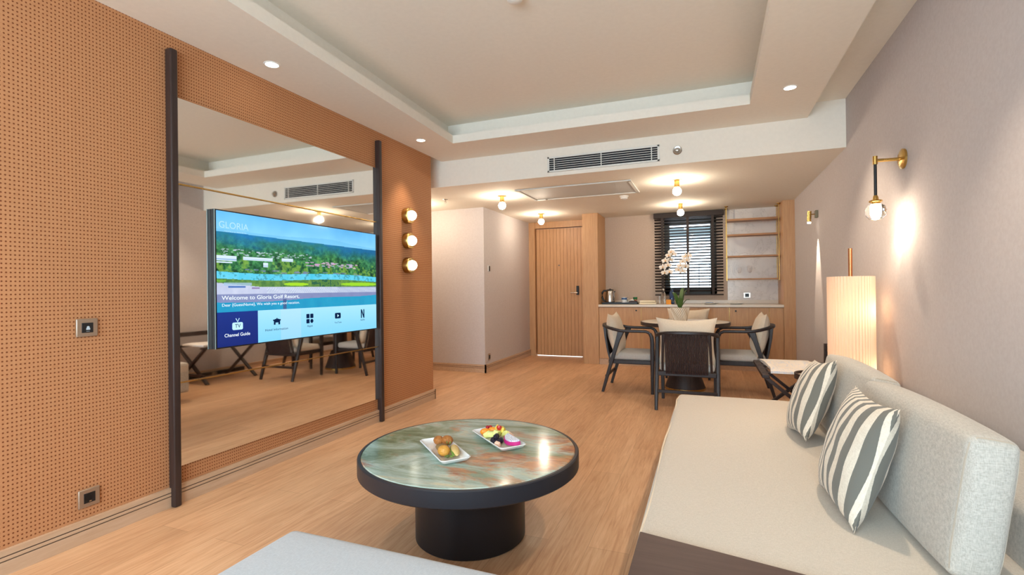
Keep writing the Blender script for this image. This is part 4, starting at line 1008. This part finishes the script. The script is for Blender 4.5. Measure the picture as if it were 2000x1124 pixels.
# tray with kettle, mug, cups
o = MB().box(-1.575, -1.02, 7.80, 8.05, ZK, ZK+.008).box(-1.575, -1.02, 7.80, 7.808, ZK, ZK+.028).box(-1.575, -1.02, 8.042, 8.05, ZK, ZK+.028).box(-1.575, -1.567, 7.8, 8.05, ZK, ZK+.028).box(-1.028, -1.02, 7.8, 8.05, ZK, ZK+.028).build('serving_tray', m_blk)
tag(o, 'flat black tray under the kettle on the worktop', 'tray')
ZR = ZK+.008
kx, ky = -1.465, 7.92
t = thing('electric_kettle', (kx, ky, ZR), 'polished steel electric kettle with a black handle on the tray', 'kettle')
MB().lathe((kx, ky, ZR), [(.083, 0), (.085, .012), (.075, .022), (0, .023)], 32).build('base', m_blk, t)
MB().lathe((kx, ky, ZR), [(.074, .024), (.080, .03), (.076, .12), (.064, .195), (.060, .205), (0, .206)], 36).build('body', m_steel, t)
MB().lathe((kx, ky, ZR), [(.060, .206), (.054, .222), (.012, .228), (.010, .238), (0, .24)], 28).build('lid', m_blk, t)
MB().tube([(kx-.050, ky-.02, ZR+.205), (kx-.095, ky-.03, ZR+.205), (kx-.118, ky-.035, ZR+.17), (kx-.118, ky-.035, ZR+.10), (kx-.095, ky-.03, ZR+.045), (kx-.06, ky-.02, ZR+.04)], .011, .015, n=12).build('handle', m_blk, t)
MB().add([(kx+.052, ky-.022, ZR+.19), (kx+.052, ky+.022, ZR+.19), (kx+.088, ky, ZR+.205), (kx+.058, ky, ZR+.15)], [(0, 1, 2), (0, 2, 3), (1, 3, 2), (0, 3, 1)]).build('spout', m_steel, t)
mgx = -1.235
t = thing('mug', (mgx, 7.88, ZR), 'white mug with a blue band, right of the kettle', 'mug')
MB().lathe((mgx, 7.88, ZR), [(.040, 0), (.044, .01), (.045, .10), (.041, .10), (.040, .012), (0, .010)], 28).build('body', m_ceramic, t)
MB().lathe((mgx, 7.88, ZR), [(.0446, .062), (.0456, .063), (.0456, .092), (.0446, .093)], 28).build('band', mat('blue glaze', srgb(60, 92, 140), .3), t, label='blue band')
MB().tube([(mgx+.042, 7.87, ZR+.08), (mgx+.066, 7.865, ZR+.075), (mgx+.07, 7.865, ZR+.05), (mgx+.06, 7.865, ZR+.028), (mgx+.042, 7.87, ZR+.024)], .005, n=8).build('handle', m_ceramic, t)
o = MB().lathe((-1.16, 7.95, ZR), [(.030, 0), (.040, .012), (.042, .06), (.038, .06), (.035, .014), (0, .012)], 24).build('cup', mat('cream ceramic', srgb(220, 206, 178), .3)); tag(o, 'cream cup behind the white mug on the tray', 'cup')
o = MB().lathe((-1.078, 7.955, ZR), [(.016, 0), (.014, .04), (.032, .065), (.034, .10), (0, .10)], 20).build('tea_packet', mat('green packet', srgb(34, 110, 66), .5)); tag(o, 'green tea packet standing on the tray', 'packet')
o = MB().box(-1.155, -1.035, 7.82, 7.90, ZR, ZR+.042).build('tea_box', mat('dark box', srgb(52, 34, 34), .5), bevel=.002); tag(o, 'dark brown tea box at the right end of the tray', 'box')
o = MB().ball((-1.11, 7.86, ZR+.042+.012), .024, (1.2, 1, .5)).build('sugar_sachet', m_ceramic); tag(o, 'white sachet on top of the dark tea box', 'sachet')
o = MB().ball((-1.06, 7.86, ZR+.042+.012), .018, (1, 1, .66)).build('sugar_sachet', mat('brown sachet', srgb(150, 80, 60), .6)); tag(o, 'reddish brown sachet on top of the dark tea box', 'sachet')
m_nap = mat('ivory napkin', srgb(236, 224, 196), .9, bump=(90, .5))
for i, (x0, x1, z0_, lb) in enumerate(((-.995, -.745, .003, 'lower folded ivory napkin on the worktop'), (-.985, -.755, .033, 'upper folded ivory napkin on the worktop'))):
    o = MB().slab(((x0+x1)/2, 7.83, ZK+z0_+.012), x1-x0, .16, .024, .008, bulge=.003, seg=6).build('folded_napkin', m_nap); tag(o, lb, 'napkin', 'folded napkins on the worktop')
def tumbler(x, y, lb, h=.12, m=m_glass):
    o = MB().lathe((x, y, ZK), [(.028, 0), (.036, h), (.0335, h), (.026, .008), (0, .008)], 24).build('tumbler', m); tag(o, lb, 'glass', 'drinking glasses on the worktop')
m_bglass = mat('blue tinted glass', srgb(60, 90, 140), .08, trans=.5)
tumbler(-.70, 7.86, 'left clear tumbler beside the folded napkins')
tumbler(-.63, 7.88, 'right clear tumbler beside the folded napkins')
t = thing('water_bottle', (-.655, 8.0, ZK), 'clear water bottle behind the tumblers', 'bottle')
MB().lathe((-.655, 8.0, ZK), [(.034, 0), (.036, .01), (.036, .15), (.014, .19), (.013, .22), (0, .22)], 24).build('body', m_glass, t); MB().lathe((-.655, 8.0, ZK+.215), [(.015, 0), (.015, .02), (0, .021)], 16).build('cap', m_white, t)
t = thing('blue_bottle', (-.53, 8.0, ZK), 'dark blue bottle half hidden by the orchid leaves', 'bottle')
MB().lathe((-.53, 8.0, ZK), [(.036, 0), (.038, .01), (.038, .17), (.015, .21), (.013, .235), (0, .235)], 24).build('body', m_bglass, t); MB().lathe((-.53, 8.0, ZK+.23), [(.015, 0), (.015, .022), (0, .023)], 16).build('cap', m_blk, t)
o = MB().box(-.60, -.53, 7.80, 7.85, ZK, ZK+.07).build('snack_box', mat('orange carton', srgb(224, 146, 40), .6), bevel=.002); tag(o, 'small orange carton behind the orchid leaves', 'box')
o = MB().lathe((-.47, 7.86, ZK), [(.05, 0), (.05, .006), (0, .006)], 24).build('coaster', m_blk); tag(o, 'round black coaster behind the orchid', 'coaster')
for x, lb in ((.02, 'white plate with folded napkin on the worktop, nearer the orchid'), (.36, 'white plate on the worktop under the hanging shelf')):
    t = thing('dinner_plate', (x, 7.84, ZK), lb, 'plate', 'white plates on the worktop')
    MB().lathe((x, 7.84, ZK), [(.06, 0), (.07, .003), (.115, .018), (.116, .021), (.07, .008), (0, .006)], 40).build('dish', m_ceramic, t)
o = MB().prism([(-.05, 7.80), (.05, 7.79), (.06, 7.87), (-.04, 7.88)], ZK+.0205, ZK+.028).build('napkin', mat('blue napkin', srgb(110, 130, 160), .9)); tag(o, 'blue grey napkin lying on the left dinner plate', 'napkin')

# ------------------------------------------------------------------ luggage rack by the wall
rx0, rx1, ry0, ry1, rz_ = .40, .97, 4.42, 5.24, .49
t = thing('luggage_rack', (.69, 4.83, 0), 'dark folding luggage rack with crossed legs between sofa and dining table', 'rack')
for y in (ry0+.03, ry1-.06):
    MB().tube([(rx0+.01, y, rz_-.02), (rx1-.01, y, 0.0)], .014, .022, shape='rect', upv=(0, 1, 0)).build('leg', m_dark, t)
    MB().tube([(rx1-.01, y+.03, rz_-.02), (rx0+.01, y+.03, 0.0)], .014, .022, shape='rect', upv=(0, 1, 0)).build('leg', m_dark, t)
    MB().cyl((.685, y-.025, .238), (.685, y+.055, .238), .008).build('bolt', m_steel, t)
MB().box(rx0-.012, rx0+.040, ry0-.02, ry1+.02, rz_-.028, rz_).build('rail', m_dark, t, .004)
MB().box(rx1-.035, rx1+.015, ry0-.02, ry1+.02, rz_-.028, rz_).build('rail', m_dark, t, .004)
MB().box(.385+.05, .93, ry0+.02, ry0+.05, .10, .13).build('stretcher', m_dark, t)
for i in range(4):
    y = ry0+.09+i*.20; MB().box(rx0, rx1, y, y+.045, rz_-.001, rz_+.003).build('strap', m_dark, t)
for y in (ry0+.0, ry1+.02): MB().box(rx1, rx1+.03, y-.035, y+.0, rz_-.06, .665).build('back_post', m_dark, t, .003)
MB().box(rx1+.012, rx1+.034, ry0-.02, ry1+.02, .600, .660).build('back_rail', m_dark, t, .003)
# folded cloth and tray on it
m_paper = mat('white printed cloth', srgb(236, 228, 218), .8); N, L, b = nodes(m_paper)
wv = N.new('ShaderNodeTexNoise'); wv.inputs['Scale'].default_value = 3; wv.inputs['Distortion'].default_value = 1.4; L.new(mapping(N, L, (9, 1.4, 1)), wv.inputs['Vector'])
L.new(ramp(N, L, wv.outputs['Fac'], [(.5, srgb(238, 230, 220)), (.58, srgb(216, 220, 228)), (.62, srgb(238, 230, 220))]), b.inputs['Base Color'])
n = 24; V = []
for s_ in (1, 0):
    for j in range(n+1):
        for i in range(n+1):
            u, v_ = i/n, j/n; x = .455+.40*u; y = 4.46+.77*v_; zz = rz_+.004+(s_*(.018+.010*math.sin(u*7+v_*3)*(1-abs(2*v_-1))+.006*math.sin(v_*11)))
            V.append((x+.015*math.sin(v_*5), y, zz))
q_ = (n+1)**2; F = []
for s_ in (0, 1): F += [((s_*q_)+j*(n+1)+i, (s_*q_)+j*(n+1)+i+1, (s_*q_)+(j+1)*(n+1)+i+1, (s_*q_)+(j+1)*(n+1)+i) for j in range(n) for i in range(n)]
for i in range(n):
    for a_i, b_i in (((i), (i+1)), (n*(n+1)+i, n*(n+1)+i+1), (i*(n+1), (i+1)*(n+1)), (i*(n+1)+n, (i+1)*(n+1)+n)): F.append((a_i, b_i, q_+b_i, q_+a_i))
o = MB().add(V, F, True).build('folded_cloth', m_paper); tag(o, 'folded white cloth with faint blue pattern on the luggage rack', 'cloth')
# round side table with raised dark rim
sx_, sy_, sr = .735, 4.13, .16
t = thing('side_table', (sx_, sy_, 0), 'small round side table with a white top and raised dark rim beside the sofa', 'table')
MB().lathe((sx_, sy_, 0), [(0, .520), (sr, .520), (sr, .560), (sr-.008, .560), (sr-.008, .536), (0, .536)], 40).build('rim', m_dark, t)
MB().lathe((sx_, sy_, 0), [(sr-.009, .534), (sr-.009, .540), (0, .540)], 40).build('table_top', m_marbleW, t, label='white stone top')
MB().tube([(sx_-.07, sy_+.135, .556), (sx_-.05, sy_+.15, .575), (sx_+.03, sy_+.16, .575), (sx_+.05, sy_+.148, .556)], .006, n=8).build('handle', m_dark, t)
MB().cyl((sx_, sy_, .012), (sx_, sy_, .521), .016).build('pole', m_black, t)
MB().lathe((sx_, sy_, 0), [(.10, 0), (.10, .010), (.016, .016), (0, .016)], 32).build('base', m_black, t)
t = thing('floor_strip', (1.03, 5.0, 0), 'dark floor strip lying along the foot of the wall', 'floor strip')
MB().box(1.035, 1.075, 4.42, 5.55, 0.002, .055).build('body', m_blk, t, .003)  # long dark band along the wall foot, modelled as a plain box
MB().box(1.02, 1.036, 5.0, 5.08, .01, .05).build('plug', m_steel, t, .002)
